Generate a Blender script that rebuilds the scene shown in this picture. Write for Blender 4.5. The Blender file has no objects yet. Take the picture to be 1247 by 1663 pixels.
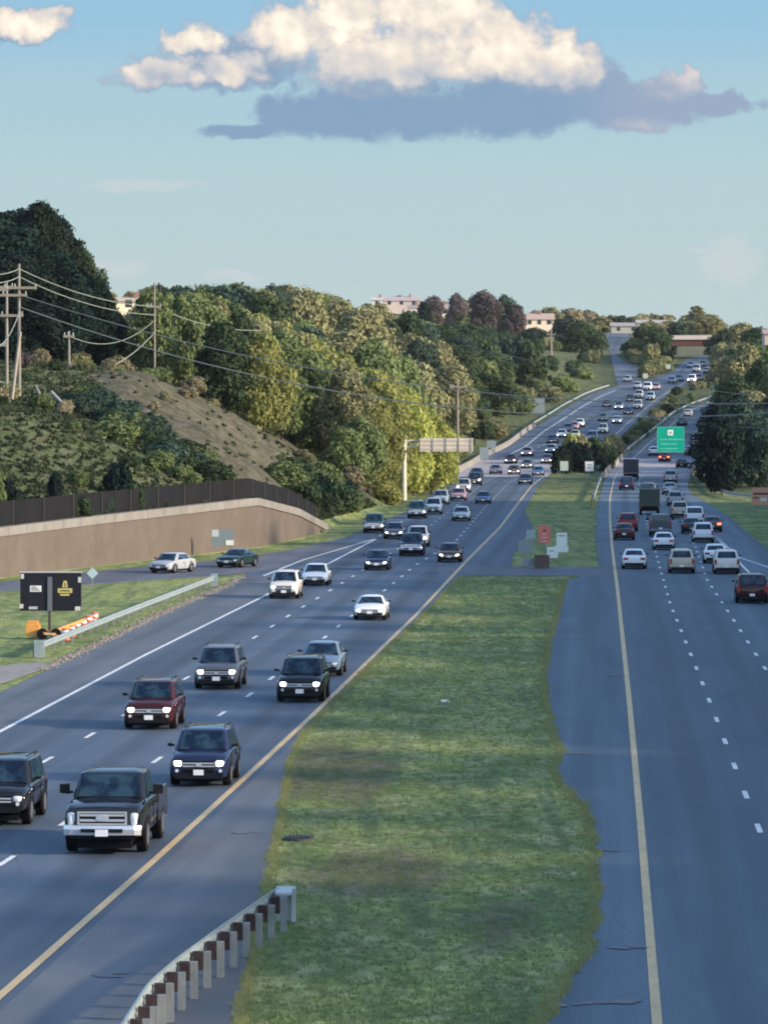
import bpy, bmesh, math, random
import numpy as np
from mathutils import Vector, Matrix, noise as mnoise
R = math.radians
random.seed(7)
rng = np.random.RandomState(7)
S = bpy.context.scene
COL = S.collection
# ------------------------------------------------------------------ camera
F = 8000.0; CX = 623.5; HY = 640.0; CH = 13.0      # focal length in photo pixels, principal column, eye-level row, eye height
cam = bpy.data.objects.new('camera', bpy.data.cameras.new('camera')); COL.objects.link(cam); S.camera = cam
cam.location = (0, 0, CH); cam.rotation_euler = (R(90), 0, 0)
cam.data.sensor_fit = 'HORIZONTAL'; cam.data.sensor_width = 36; cam.data.lens = F/1247*36
cam.data.shift_y = -(831.5-HY)/1247
cam.data.clip_start = 1; cam.data.clip_end = 20000
# ------------------------------------------------------------------ light
SUN_EL, SUN_AZ = 18.0, 110.0        # degrees; azimuth clockwise from the view direction (+Y)
sun = bpy.data.objects.new('sun', bpy.data.lights.new('sun', 'SUN')); COL.objects.link(sun)
sun.data.energy = 2.6; sun.data.angle = R(3); sun.data.color = (1.0, .80, .58)
sd = Vector((math.sin(R(SUN_AZ))*math.cos(R(SUN_EL)), math.cos(R(SUN_AZ))*math.cos(R(SUN_EL)), math.sin(R(SUN_EL))))
sun.rotation_euler = sd.to_track_quat('Z', 'Y').to_euler()
S.view_settings.view_transform = 'Standard'; S.view_settings.look = 'None'
S.view_settings.exposure = 1.35; S.view_settings.gamma = 1
S.cycles.filter_width = 1.9

class NG:                                         # tiny helper to write node trees as expressions
    def __init__(s, nt): s.nt = nt; s.n = nt.nodes; s.l = nt.links
    def add(s, t, **k):
        nd = s.n.new(t)
        for a, b in k.items(): setattr(nd, a, b)
        return nd
    def put(s, sock, v):
        if hasattr(v, 'links') or isinstance(v, bpy.types.NodeSocket): s.l.new(v, sock)
        else: sock.default_value = v
    def m(s, op, a, b=0.0, c=None, clamp=False):
        nd = s.add('ShaderNodeMath', operation=op, use_clamp=clamp)
        s.put(nd.inputs[0], a); s.put(nd.inputs[1], b)
        if c is not None: s.put(nd.inputs[2], c)
        return nd.outputs[0]
    def mix(s, f, a, b, blend='MIX'):
        nd = s.add('ShaderNodeMix', data_type='RGBA', blend_type=blend)
        s.put(nd.inputs[0], f); s.put(nd.inputs[6], c4(a)); s.put(nd.inputs[7], c4(b))
        return nd.outputs[2]
    def ss(s, v, a, b):                            # smoothstep a..b
        nd = s.add('ShaderNodeMapRange', interpolation_type='SMOOTHSTEP')
        s.put(nd.inputs[0], v); nd.inputs[1].default_value = a; nd.inputs[2].default_value = b
        return nd.outputs[0]
    def noise(s, vec, scale, detail=4, rough=.55, dist=0.0):
        nd = s.add('ShaderNodeTexNoise'); s.l.new(vec, nd.inputs['Vector'])
        nd.inputs['Scale'].default_value = scale; nd.inputs['Detail'].default_value = detail
        nd.inputs['Roughness'].default_value = rough; nd.inputs['Distortion'].default_value = dist
        return nd.outputs[0]
    def comb(s, x, y, z=0.0):
        nd = s.add('ShaderNodeCombineXYZ'); s.put(nd.inputs[0], x); s.put(nd.inputs[1], y); s.put(nd.inputs[2], z)
        return nd.outputs[0]
def c4(v):
    if isinstance(v, (tuple, list)) and len(v) == 3: return (*v, 1)
    return v
def srgb(r, g, b):
    f = lambda c: (c/255/12.92) if c/255 <= .04045 else ((c/255+.055)/1.055)**2.4
    return (f(r), f(g), f(b))

# ------------------------------------------------------------------ sky
W = bpy.data.worlds.new('World'); S.world = W; W.use_nodes = True
g = NG(W.node_tree); W.node_tree.nodes.clear()
out = g.add('ShaderNodeOutputWorld'); bg = g.add('ShaderNodeBackground'); g.l.new(bg.outputs[0], out.inputs[0])
sky = g.add('ShaderNodeTexSky', sky_type='NISHITA'); sky.sun_disc = False
sky.sun_elevation = R(SUN_EL); sky.sun_rotation = R(SUN_AZ)
sky.altitude = 50; sky.air_density = 1.0; sky.dust_density = 1.4; sky.ozone_density = 2.6
tc = g.add('ShaderNodeTexCoord'); sep = g.add('ShaderNodeSeparateXYZ'); g.l.new(tc.outputs['Generated'], sep.inputs[0])
dx, dy, dz = sep.outputs
ysafe = g.m('MAXIMUM', dy, .05)
el = g.m('DIVIDE', dz, g.m('SQRT', g.m('ADD', g.m('MULTIPLY', dx, dx), g.m('MULTIPLY', dy, dy))))   # tan(elevation)
SKS = .15
ramp = g.add('ShaderNodeValToRGB'); g.l.new(g.m('MULTIPLY', el, 12.0, clamp=True), ramp.inputs[0])
cr = ramp.color_ramp; cr.interpolation = 'EASE'
def skyc(r, gg, b, k=1.0): return (*[c*k for c in srgb(r, gg, b)], 1)
cr.elements[0].position = 0; cr.elements[0].color = skyc(196, 212, 214)
cr.elements[1].position = 1.0; cr.elements[1].color = skyc(150, 196, 228)
for p_, c_ in ((.22, (190, 210, 214)), (.50, (184, 210, 218)), (.72, (174, 207, 222)), (.93, (155, 199, 228))):
    e_ = cr.elements.new(p_); e_.color = skyc(*c_)
# clouds stand in the direction of the view, in angular units (1 unit = 1/8000 rad)
U = g.m('ADD', g.m('MULTIPLY', g.m('DIVIDE', dx, ysafe), F), CX)
V = g.m('SUBTRACT', HY, g.m('MULTIPLY', g.m('DIVIDE', dz, ysafe), F))
pv = g.comb(g.m('MULTIPLY', U, .01), g.m('MULTIPLY', V, .01))
n1 = g.noise(pv, 1.5, 6, .55, .15); n2 = g.noise(pv, 5.5, 5, .6)
wob = g.m('MULTIPLY', g.m('SUBTRACT', n1, .5), 1.9)
wob2 = g.m('MULTIPLY', g.m('SUBTRACT', n2, .5), .75)
def n_at(vec, ox, oy, sc, det=3):
    nd = g.add('ShaderNodeVectorMath', operation='ADD'); g.l.new(vec, nd.inputs[0]); nd.inputs[1].default_value = (ox, oy, 0)
    return g.noise(nd.outputs[0], sc, det, .55)
UW = g.m('ADD', U, g.m('MULTIPLY', g.m('SUBTRACT', n_at(pv, 11.3, 4.1, 1.7, 5), .5), 130.0))
VW = g.m('ADD', V, g.m('MULTIPLY', g.m('SUBTRACT', n_at(pv, 3.7, 19.2, 2.1, 5), .5), g.m('SUBTRACT', 90.0, g.m('MULTIPLY', g.ss(V, 130, 200), 60.0))))
def blob_union(els):
    acc = None
    for cx, cy, rx, ry in els:
        a = g.m('MULTIPLY', g.m('SUBTRACT', UW, cx), 1/rx); b = g.m('MULTIPLY', g.m('SUBTRACT', VW, cy), 1/ry)
        d = g.m('SUBTRACT', 1.0, g.m('ADD', g.m('MULTIPLY', a, a), g.m('MULTIPLY', b, b)))
        acc = d if acc is None else g.m('SMOOTH_MAX', acc, d, .25)
    return acc
bright = [(480, 55, 95, 62), (560, 20, 90, 60), (690, 15, 130, 75), (800, 70, 120, 72), (900, 100, 88, 55), (620, 95, 170, 58),
          (310, 66, 52, 40), (262, 122, 96, 36), (375, 112, 60, 34), (1100, 138, 60, 22), (1035, 203, 50, 14), (30, 34, 110, 32), (-60, 30, 90, 40)]
dark = [(320, 122, 140, 34), (640, 178, 215, 52), (820, 172, 160, 56), (400, 213, 78, 15), (500, 190, 100, 38), (400, 105, 120, 44), (1040, 165, 120, 50), (1150, 170, 92, 20), (-20, 55, 120, 20), (960, 150, 110, 52)]
mb = g.m('ADD', blob_union(bright), g.m('ADD', wob, wob2)); md = g.m('ADD', blob_union(dark), g.m('MULTIPLY', g.m('ADD', wob, wob2), .8))
alpha = g.ss(g.m('SMOOTH_MAX', mb, md, .3), -.15, .55)
# relief: compare the noise with itself a little up and to the right, where the light comes from
pv2 = g.comb(g.m('ADD', g.m('MULTIPLY', U, .01), .10), g.m('SUBTRACT', g.m('MULTIPLY', V, .01), .16))
ra = g.m('SUBTRACT', g.noise(pv, 1.15, 2.0, .45), g.noise(pv2, 1.15, 2.0, .45)); pv3 = g.comb(g.m('ADD', g.m('MULTIPLY', U, .01), .04), g.m('SUBTRACT', g.m('MULTIPLY', V, .01), .06))
rb_ = g.m('SUBTRACT', g.noise(pv, 5.0, 3, .55), g.noise(pv3, 5.0, 3, .55))
rel = g.m('ADD', g.m('MULTIPLY', ra, 1.25), g.m('MULTIPLY', rb_, .14))
low = g.ss(g.m('ADD', g.m('MULTIPLY', g.m('ADD', V, VW), .5), g.m('MULTIPLY', rel, -40.0)), 60, 170)
lit = g.m('MULTIPLY', g.ss(mb, -.45, .95), g.m('ADD', g.m('SUBTRACT', .86, g.m('MULTIPLY', low, .42)), rel, clamp=True))
cr2 = g.add('ShaderNodeValToRGB'); g.l.new(lit, cr2.inputs[0]); e2 = cr2.color_ramp
e2.elements[0].position = 0; e2.elements[0].color = (*srgb(138, 167, 198), 1); e2.elements[1].position = 1; e2.elements[1].color = (1.18, 1.06, .92, 1)
for p_, c_ in ((.28, (160, 177, 200)), (.55, (208, 208, 214)), (.80, (246, 234, 222))):
    q_ = e2.elements.new(p_); q_.color = (*srgb(*c_), 1)
lilac = g.ss(U, 880, 1050)
ccol = g.mix(g.m('MULTIPLY', lilac, .45), cr2.outputs[0], srgb(176, 184, 206))
skc = ramp.outputs[0]
c = g.mix(alpha, skc, ccol)
wisps = blob_union([(190, 437, 70, 20), (390, 448, 70, 10), (240, 300, 120, 12), (1130, 405, 30, 6), (1190, 420, 60, 60)])
wa = g.m('MULTIPLY', g.ss(g.m('ADD', wisps, wob), .0, .9), .45)
c = g.mix(wa, c, srgb(214, 216, 222))
cloudy = c
nis = g.mix(1.0, sky.outputs[0], (SKS,)*3, 'MULTIPLY')
fband = g.m('MULTIPLY', g.ss(el, .22, .12), g.ss(dy, .0, .3))
band = g.mix(1.0, cloudy, (.380, .382, .375), 'MULTIPLY')
fin = g.mix(fband, nis, band)
g.l.new(fin, bg.inputs[0]); bg.inputs[1].default_value = 1.0

# ------------------------------------------------------------------ object helpers
def link(o, parent=None):
    COL.objects.link(o)
    if parent is not None: o.parent = parent
    return o
def tag(o, label=None, cat=None, group=None, kind=None):
    if label: o['label'] = label
    if cat: o['category'] = cat
    if group: o['group'] = group
    if kind: o['kind'] = kind
    return o
def empty(name, loc, rz=0, label=None, cat=None, group=None):
    o = bpy.data.objects.new(name, None); o.location = loc; o.rotation_euler = (0, 0, rz); o.empty_display_size = .3
    return tag(link(o), label, cat, group)
class MB:
    def __init__(s): s.v = []; s.f = []; s.mi = []
    def quad(s, pts, mi=0):
        b = len(s.v); s.v += [tuple(p) for p in pts]; s.f.append(tuple(range(b, b+len(pts)))); s.mi.append(mi)
    def box(s, x0, x1, y0, y1, z0, z1, mi=0, M=None):
        b = len(s.v)
        P = [(x, y, z) for z in (z0, z1) for y in (y0, y1) for x in (x0, x1)]
        if M is not None: P = [tuple(M @ Vector(p)) for p in P]
        s.v += P
        for q in ((0, 2, 3, 1), (4, 5, 7, 6), (0, 1, 5, 4), (2, 6, 7, 3), (0, 4, 6, 2), (1, 3, 7, 5)):
            s.f.append(tuple(b+i for i in q)); s.mi.append(mi)
        return s
    def tube(s, pts, r, seg=8, mi=0, cap=True):
        n = len(pts); rr = r if isinstance(r, (list, tuple)) else [r]*n
        b = len(s.v); P = [Vector(p) for p in pts]
        for i, p in enumerate(P):
            t = (P[min(i+1, n-1)]-P[max(i-1, 0)]).normalized()
            a = t.orthogonal().normalized() if abs(t.z) > .9 else t.cross(Vector((0, 0, 1))).normalized()
            if abs(t.z) > .9: a = Vector((1, 0, 0)).cross(t).normalized()
            c_ = t.cross(a)
            for k in range(seg):
                th = 2*math.pi*k/seg
                s.v.append(tuple(p+(a*math.cos(th)+c_*math.sin(th))*rr[i]))
        for i in range(n-1):
            for k in range(seg):
                k2 = (k+1) % seg
                s.f.append((b+i*seg+k, b+i*seg+k2, b+(i+1)*seg+k2, b+(i+1)*seg+k)); s.mi.append(mi)
        if cap:
            s.f.append(tuple(b+k for k in range(seg))[::-1]); s.mi.append(mi)
            s.f.append(tuple(b+(n-1)*seg+k for k in range(seg))); s.mi.append(mi)
        return s
    def loft(s, rings, mi=0, caps=True, closed=True):
        n = len(rings[0]); b = len(s.v)
        for r_ in rings: s.v += [tuple(p) for p in r_]
        for i in range(len(rings)-1):
            for k in range(n if closed else n-1):
                k2 = (k+1) % n
                s.f.append((b+i*n+k, b+i*n+k2, b+(i+1)*n+k2, b+(i+1)*n+k)); s.mi.append(mi)
        if caps:
            s.f.append(tuple(b+k for k in range(n))[::-1]); s.mi.append(mi)
            s.f.append(tuple(b+(len(rings)-1)*n+k for k in range(n))); s.mi.append(mi)
        return s
    def mesh(s, name, mats, smooth=None):
        me = bpy.data.meshes.new(name); me.from_pydata(s.v, [], s.f)
        for m_ in (mats if isinstance(mats, (list, tuple)) else [mats]): me.materials.append(m_)
        me.polygons.foreach_set('material_index', s.mi)
        bm = bmesh.new(); bm.from_mesh(me); bmesh.ops.recalc_face_normals(bm, faces=bm.faces); bm.to_mesh(me); bm.free()
        if smooth is not None:
            me.shade_smooth(); me.set_sharp_from_angle(angle=R(smooth))
        me.update(); return me
    def build(s, name, mats, parent=None, smooth=None):
        return link(bpy.data.objects.new(name, s.mesh(name, mats, smooth)), parent)

def mat(name, col, rough=.6, metal=0.0, spec=None, emis=None, es=0, coat=0):
    m_ = bpy.data.materials.new(name); m_.use_nodes = True
    p = m_.node_tree.nodes['Principled BSDF']
    p.inputs['Base Color'].default_value = (*col, 1); p.inputs['Roughness'].default_value = rough; p.inputs['Metallic'].default_value = metal
    if spec is not None: p.inputs['Specular IOR Level'].default_value = spec
    if emis: p.inputs['Emission Color'].default_value = (*emis, 1); p.inputs['Emission Strength'].default_value = es
    if coat: p.inputs['Coat Weight'].default_value = coat; p.inputs['Coat Roughness'].default_value = .05
    return m_
def nmat(name, cols, scales=(1, 1, 1), nscale=.5, rough=.85, bump=0.0, bscale=8, detail=5, fine=0.15, fscale=6.0, coord='Object'):
    """material whose colour wanders between several natural colours"""
    m_ = bpy.data.materials.new(name); m_.use_nodes = True; k = NG(m_.node_tree)
    p = m_.node_tree.nodes['Principled BSDF']; p.inputs['Roughness'].default_value = rough; p.inputs['Specular IOR Level'].default_value = .25
    t = k.add('ShaderNodeTexCoord'); mp = k.add('ShaderNodeMapping'); k.l.new(t.outputs[coord], mp.inputs[0]); mp.inputs['Scale'].default_value = scales
    n_ = k.noise(mp.outputs[0], nscale, detail, .6, .3)
    r_ = k.add('ShaderNodeValToRGB'); k.l.new(n_, r_.inputs[0]); e = r_.color_ramp
    e.elements[0].position = .28; e.elements[0].color = c4(cols[0]); e.elements[1].position = .72; e.elements[1].color = c4(cols[-1])
    for i, c_ in enumerate(cols[1:-1]): e.elements.new(.28+.44*(i+1)/(len(cols)-1)).color = c4(c_)
    f_ = k.noise(mp.outputs[0], fscale, 4, .6)
    v_ = k.m('ADD', 1-fine, k.m('MULTIPLY', f_, fine*2))
    col = k.mix(1.0, r_.outputs[0], k.comb(v_, v_, v_), 'MULTIPLY')
    k.l.new(col, p.inputs['Base Color'])
    if bump:
        b_ = k.add('ShaderNodeBump'); k.l.new(k.noise(mp.outputs[0], bscale, 5, .6), b_.inputs['Height']); b_.inputs['Strength'].default_value = bump; b_.inputs['Distance'].default_value = .1
        k.l.new(b_.outputs[0], p.inputs['Normal'])
    return m_

# ------------------------------------------------------------------ plan curves (X as a function of the distance Y)
YG = np.arange(0, 2702, 1.0)
def curve(pts, sm_near=4, sm_far=28, split=560):
    ys = [p[0] for p in pts]; xs = [p[1] for p in pts]
    a = np.interp(YG, ys, xs)
    # linear continuation before the first point
    k = (xs[1]-xs[0])/(ys[1]-ys[0]); a = np.where(YG < ys[0], xs[0]+(YG-ys[0])*k, a)
    k = (xs[-1]-xs[-2])/(ys[-1]-ys[-2]); a = np.where(YG > ys[-1], xs[-1]+(YG-ys[-1])*k, a)
    def sm(v, w):
        ker = np.hanning(2*w+3)[1:-1]; ker /= ker.sum()
        return np.convolve(np.pad(v, (w, w), mode='edge'), ker, 'valid')
    n_, f_ = sm(a, sm_near), sm(a, sm_far)
    t = np.clip((YG-split+60)/120, 0, 1)
    r_ = n_*(1-t)+f_*t
    return lambda y: float(np.interp(y, YG, r_))
zc = curve([(0, 0), (700, 0), (780, 0), (800, .1), (850, .8), (900, 2), (950, 3.6), (1000, 5.2), (1050, 6.9), (1100, 8.7), (1150, 10.7), (1200, 12.8), (1250, 15), (1300, 17.2), (1450, 23.5), (1600, 30), (1700, 34), (1780, 35), (2000, 33), (2700, 30)], 4, 15)
YL = curve([(106, -8.3), (137, -6.4), (172, -4.4), (200, -2.84), (290, 1.9), (387, 6.6), (480, 11.3), (578, 15.6), (700, 21.0), (820, 27.5), (890, 34), (958, 43.6), (1050, 52), (1178, 65.2), (1250, 74.5), (1315, 83.5), (1450, 96), (1600, 104)])
AR = curve([(60, -3.0), (101, -3.1), (137, -3.2), (158, -3.3), (176, -3.4), (189, -3.15), (204, -2.4), (248, -.1), (301, 2.9), (350, 5.3), (356, 7.5), (365, 9.4), (395, 10.3), (448, 12.9), (481, 14.6), (520, 15.2), (547, 15.6), (578, 16.8), (700, 22.0), (782, 26.2), (820, 28.6), (890, 35.5), (958, 45), (1050, 53.5), (1178, 66.8), (1250, 76), (1315, 85), (1450, 99), (1500, 115), (1600, 160)], 3)
AL = curve([(60, -24), (100, -22), (150, -19.5), (221, -16.4), (245, -15.2), (297, -12.7), (335, -10.4), (352, -9.9), (380, -10.0), (392, -10.4), (418, -7), (448, -3.4), (488, -1.3), (545, 2.5), (620, 5.5), (700, 8.0), (780, 10.2), (885, 17.9), (935, 23.6), (1003, 28.9), (1133, 41.9), (1200, 50), (1250, 58.5), (1275, 66), (1300, 71), (1350, 79), (1450, 89), (1490, 99), (1520, 112), (1600, 150)], 3)
LF = curve([(60, -75), (200, -68), (300, -47), (345, -28.5), (375, -21.6), (400, -15.5), (419, -11.0), (445, -8), (468, -5.7), (500, -4.5), (545, -1.0), (620, 3), (700, 6), (780, 8.6), (885, 16), (935, 21.8), (1003, 27), (1133, 40), (1200, 48), (1250, 56.5), (1500, 66.5), (1700, 73.5), (1800, 78), (2700, 110)], 3)
YR = curve([(102, 5.65), (147, 7.67), (209, 10.4), (327, 15.5), (384, 17.9), (433, 20), (517, 23.7), (615, 28.2), (754, 35.2), (800, 37.8), (882, 44.5), (945, 50.7), (1010, 57.6), (1097, 66.6), (1143, 73.6), (1173, 79), (1250, 90), (1400, 111)])
BL = curve([(60, 2.6), (101, 3.3), (104, 3.6), (109.5, 4.2), (115.6, 4.9), (124, 5.4), (142, 6.1), (155, 6.4), (163, 6.0), (172, 5.9), (178, 6.5), (192, 6.6), (212, 7.06), (226, 7.4), (260, 8.8), (289, 10.2), (345, 12.8), (354, 14.5), (374, 16.3), (433, 18.6), (517, 22.3), (615, 26.8), (754, 33.8), (798, 36), (882, 42.8), (945, 49), (1010, 56), (1097, 65), (1143, 72), (1173, 78), (1250, 89), (1400, 110)], 2)
BR = curve([(60, 30), (300, 31), (367, 32), (414, 32.3), (454, 33.7), (535, 37.1), (640, 40), (700, 43), (743, 46), (800, 50), (882, 57), (945, 63.5), (1010, 70.5), (1097, 79.5), (1173, 92), (1250, 103), (1400, 124)])
RF = curve([(60, 60), (400, 60), (500, 58), (600, 54), (700, 51), (743, 51), (800, 54), (882, 61), (945, 67), (1010, 74), (1097, 83), (1173, 96), (1250, 107), (1400, 128), (2700, 300)])
DL = curve([(1235, 58.4), (1250, 59.3), (1700, 76.4), (1790, 79.8)]); DR = curve([(1235, 66.4), (1250, 65.6), (1700, 84.2), (1790, 88)])
HS = [0, .5, 6, 12, 20, 32, 50, 90, 160]
HT = [(100, 0, 0, 0, 0, 0, 1, 3, 5, 6), (300, 0, 0, 0, .5, 1, 3, 6, 8, 9), (330, 0, 3.1, 3.6, 4.4, 5.5, 7, 8, 9, 10), (345, 0, 3.4, 3.8, 4.5, 6, 7, 8, 9, 10), (375, 0, 3.7, 5, 6.5, 8, 9.5, 11, 12, 12), (419, 0, 4.1, 6, 8.5, 11, 12, 13, 14, 14),
      (445, 0, 2.6, 6.5, 9, 11.5, 13, 13.5, 14, 14), (468, 0, .6, 6, 10, 12, 12.5, 14, 15, 15), (500, 0, .3, 4, 9.5, 15, 16, 16.5, 17, 17), (540, 0, .2, 4.2, 9, 13.5, 16, 17, 18, 18),
      (600, 0, 0, 3, 6, 10, 14, 18, 19, 20), (780, 0, 0, 1.5, 5, 11, 16, 20, 24, 26), (900, 0, 0, .8, 3, 8, 16, 21, 24, 25), (1000, 0, 0, .5, 2, 7, 15, 20, 23, 24), (1100, 0, 0, .5, 1.5, 5, 14, 20, 22, 23),
      (1250, 0, 0, .5, 2, 4.5, 12, 18, 21, 22), (1500, 0, 0, .5, 1, 2, 3, 5, 8, 10), (1700, 0, 0, 0, .5, 1, 1, 2, 3, 3), (2700, 0, 0, 0, 0, 0, 0, 0, 0, 0)]
HY_ = [r_[0] for r_ in HT]; HA = np.array([r_[1:] for r_ in HT])
RS = [0, 10, 30, 60, 120]; RT = [(100, 0, 0, 0, 0, 0), (500, 0, 0, 0, 1, 4), (650, 0, 0, 1.5, 4, 8), (900, 0, .5, 2, 5, 10), (1200, 0, 1, 3, 6, 10), (1500, 0, 1, 2, 3, 5), (2700, 0, 0, 0, 0, 0)]
RY_ = [r_[0] for r_ in RT]; RA = np.array([r_[1:] for r_ in RT])
def hleft(s, Y): return float(np.interp(s, HS, [np.interp(Y, HY_, HA[:, j]) for j in range(len(HS))]))
def hright(s, Y): return float(np.interp(s, RS, [np.interp(Y, RY_, RA[:, j]) for j in range(len(RS))]))
def zt(X, Y):
    c_ = zc(Y); l, r_ = LF(Y), RF(Y)
    if X < l:
        s = l-X; h = hleft(s, Y)
        if s > 2: h += min((s-2)/6, 1)*(.9*mnoise.noise(Vector((X*.06, Y*.03, 0)))+.35*mnoise.noise(Vector((X*.25, Y*.12, 3))))
        return c_+h
    if X > r_: return c_+hright(X-r_, Y)
    z = c_-.03
    # earth banks that carry the overbridge
    if 1360 < Y < 1500:
        w = max(0, 1-abs(Y-1450)/45)**.8
        for a, b in ((70, 80), (106, 400)):
            if X > a:
                z += w*6.3*min(1, (X-a)/5)*(min(1, max(0, (b+4-X)/4)))
    return z
def P(px, py, Y): return Vector(((px-CX)*Y/F, Y, CH-(py-HY)*Y/F))       # the point seen at (px, py) at distance Y
def groundY(py, lo=95, hi=1700):                                         # distance at which the road surface shows at row py
    for _ in range(60):
        m_ = (lo+hi)/2
        if HY-F*(zc(m_)-CH)/m_ > py: lo = m_
        else: hi = m_
    return (lo+hi)/2

def inpoly(x, y, P_):
    c_ = False; j = len(P_)-1
    for i in range(len(P_)):
        if (P_[i][1] > y) != (P_[j][1] > y) and x < (P_[j][0]-P_[i][0])*(y-P_[i][1])/(P_[j][1]-P_[i][1])+P_[i][0]: c_ = not c_
        j = i
    return c_
def hit(px, py, y0=335, y1=700):                                         # where the ground shows at (px, py)
    Y = y0
    while Y < y1:
        X = (px-CX)*Y/F
        if zt(X, Y) >= CH-(py-HY)*Y/F: return X, Y
        Y += 1.0
    return None
# bare earth face of the cut slope, outlined on the ground
FACE_PX = [(170, 600), (260, 590), (330, 612), (395, 662), (480, 712), (560, 762), (612, 800), (540, 812), (440, 792), (370, 782), (320, 742), (262, 706), (205, 668), (160, 632)]
# ------------------------------------------------------------------ ground
def rows():
    y = -300.0; o = []
    while y < 2650:
        o.append(y); y += 20 if y < 60 else 1.5 if y < 200 else (3 if y < 560 else (6 if y < 1000 else 10))
    return o
ROWS = rows()
SL = [0, .5, 2, 4, 6, 8, 10, 12, 14, 16, 18, 20, 23, 26, 29, 32, 36, 40, 45, 50, 60, 75, 90, 120, 160, 260, 500, 1200]
SR = [1, 3, 6, 10, 15, 20, 30, 45, 60, 90, 120, 200, 400, 1200]
NM = 60
gm = MB(); ncol = None; soil = []
for Y in ROWS:
    l, r_ = LF(Y), RF(Y)
    xs = [l-s for s in reversed(SL)]+[l+(r_-l)*i/NM for i in range(1, NM)]+[r_]+[r_+s for s in SR]
    ncol = len(xs)
    for X in xs:
        gm.v.append((X, Y, zt(X, Y)))
        s = l-X
        q = 0.0
        if s > 1.5:
            if 380 < Y < 600:
                u_, v_ = CX+F*X/Y, HY-F*(zt(X, Y)-CH)/Y
                if inpoly(u_, v_, FACE_PX): q = 1.0
                elif any(inpoly(u_+a_, v_+b_, FACE_PX) for a_, b_ in ((12, 0), (-12, 0), (0, 10), (0, -10))): q = .6
            if Y > 300: q = max(q, .34 if Y < 590 else .30)
        d1 = ((X+1.6)/2.6)**2+((Y-170)/24)**2; d2 = ((X+.2)/3.4)**2+((Y-134)/10)**2; d3 = ((X-2.8)/2.2)**2+((Y-121)/9)**2
        q = max(q, (1-d1)*1.0, (1-d2)*.95, (1-d3)*.8) if Y < 260 else q
        if 352 < Y < 380 and 9 < X < 14: q = max(q, .5*(1-abs(Y-366)/14))
        if Y > 1475 and s < 0: q = 1.0
        soil.append(max(0, q))
nr = len(ROWS)
for i in range(nr-1):
    for k in range(ncol-1):
        a = i*ncol+k; gm.f.append((a, a+1, a+ncol+1, a+ncol)); gm.mi.append(0)
gmat = bpy.data.materials.new('rough_grass_and_soil'); gmat.use_nodes = True; k = NG(gmat.node_tree)
p = gmat.node_tree.nodes['Principled BSDF']; p.inputs['Roughness'].default_value = .95; p.inputs['Specular IOR Level'].default_value = .1
t = k.add('ShaderNodeTexCoord'); O_ = t.outputs['Object']
def scaled(v): mp = k.add('ShaderNodeMapping'); k.l.new(O_, mp.inputs[0]); mp.inputs['Scale'].default_value = v; return mp.outputs[0]
big = k.noise(scaled((1, .45, 1)), .16, 5, .6, .5); mid = k.noise(scaled((1, .35, 1)), .7, 5, .65); fin_ = k.noise(scaled((1, .25, 1)), 5.0, 5, .7); mow = k.noise(scaled((1.2, .05, 1)), .9, 3, .5)
base = k.mix(k.ss(big, .36, .66), (.130, .190, .062), (.265, .310, .100))
base = k.mix(k.m('MULTIPLY', k.ss(mid, .40, .68), .75), base, (.33, .345, .18))
base = k.mix(k.m('MULTIPLY', k.ss(mow, .50, .66), .6), base, (.105, .160, .080))
soilc = k.mix(k.ss(mid, .35, .7), (.070, .060, .046), (.150, .130, .102))
at = k.add('ShaderNodeAttribute', attribute_name='soil')
sfx = k.m('MULTIPLY', k.ss(k.m('ADD', at.outputs['Fac'], k.m('MULTIPLY', k.m('SUBTRACT', mid, .5), 1.1)), .30, .75), .72)
col = base
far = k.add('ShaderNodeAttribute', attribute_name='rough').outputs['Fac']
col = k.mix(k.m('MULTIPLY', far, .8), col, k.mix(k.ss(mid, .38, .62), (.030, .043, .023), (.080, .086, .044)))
vv = k.m('ADD', .45, k.m('MULTIPLY', fin_, 1.1)); col = k.mix(1.0, col, k.comb(vv, vv, vv), 'MULTIPLY')
col = k.mix(sfx, col, soilc)
blot = k.noise(scaled((1, .4, 1)), 1.6, 4, .65, .6); vb2 = k.m('ADD', .72, k.m('MULTIPLY', k.ss(blot, .3, .7), .5)); col = k.mix(1.0, col, k.comb(vb2, vb2, vb2), 'MULTIPLY')
k.l.new(col, p.inputs['Base Color'])
b_ = k.add('ShaderNodeBump'); k.l.new(k.noise(scaled((1, .5, 1)), 3.0, 6, .7), b_.inputs['Height']); b_.inputs['Strength'].default_value = .8; b_.inputs['Distance'].default_value = .35
k.l.new(b_.outputs[0], p.inputs['Normal'])
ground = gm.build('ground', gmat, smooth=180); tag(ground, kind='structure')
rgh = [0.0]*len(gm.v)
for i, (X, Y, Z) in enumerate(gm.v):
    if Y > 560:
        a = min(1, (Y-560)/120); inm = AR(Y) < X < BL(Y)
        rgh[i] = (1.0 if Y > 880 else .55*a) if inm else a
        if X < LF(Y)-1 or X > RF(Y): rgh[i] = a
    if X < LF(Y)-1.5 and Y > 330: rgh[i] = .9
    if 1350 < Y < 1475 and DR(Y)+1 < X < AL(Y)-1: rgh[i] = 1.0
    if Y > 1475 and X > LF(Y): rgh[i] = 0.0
atg = ground.data.attributes.new('rough', 'FLOAT', 'POINT'); atg.data.foreach_set('value', rgh)
atr = ground.data.attributes.new('soil', 'FLOAT', 'POINT'); atr.data.foreach_set('value', soil)

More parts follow.
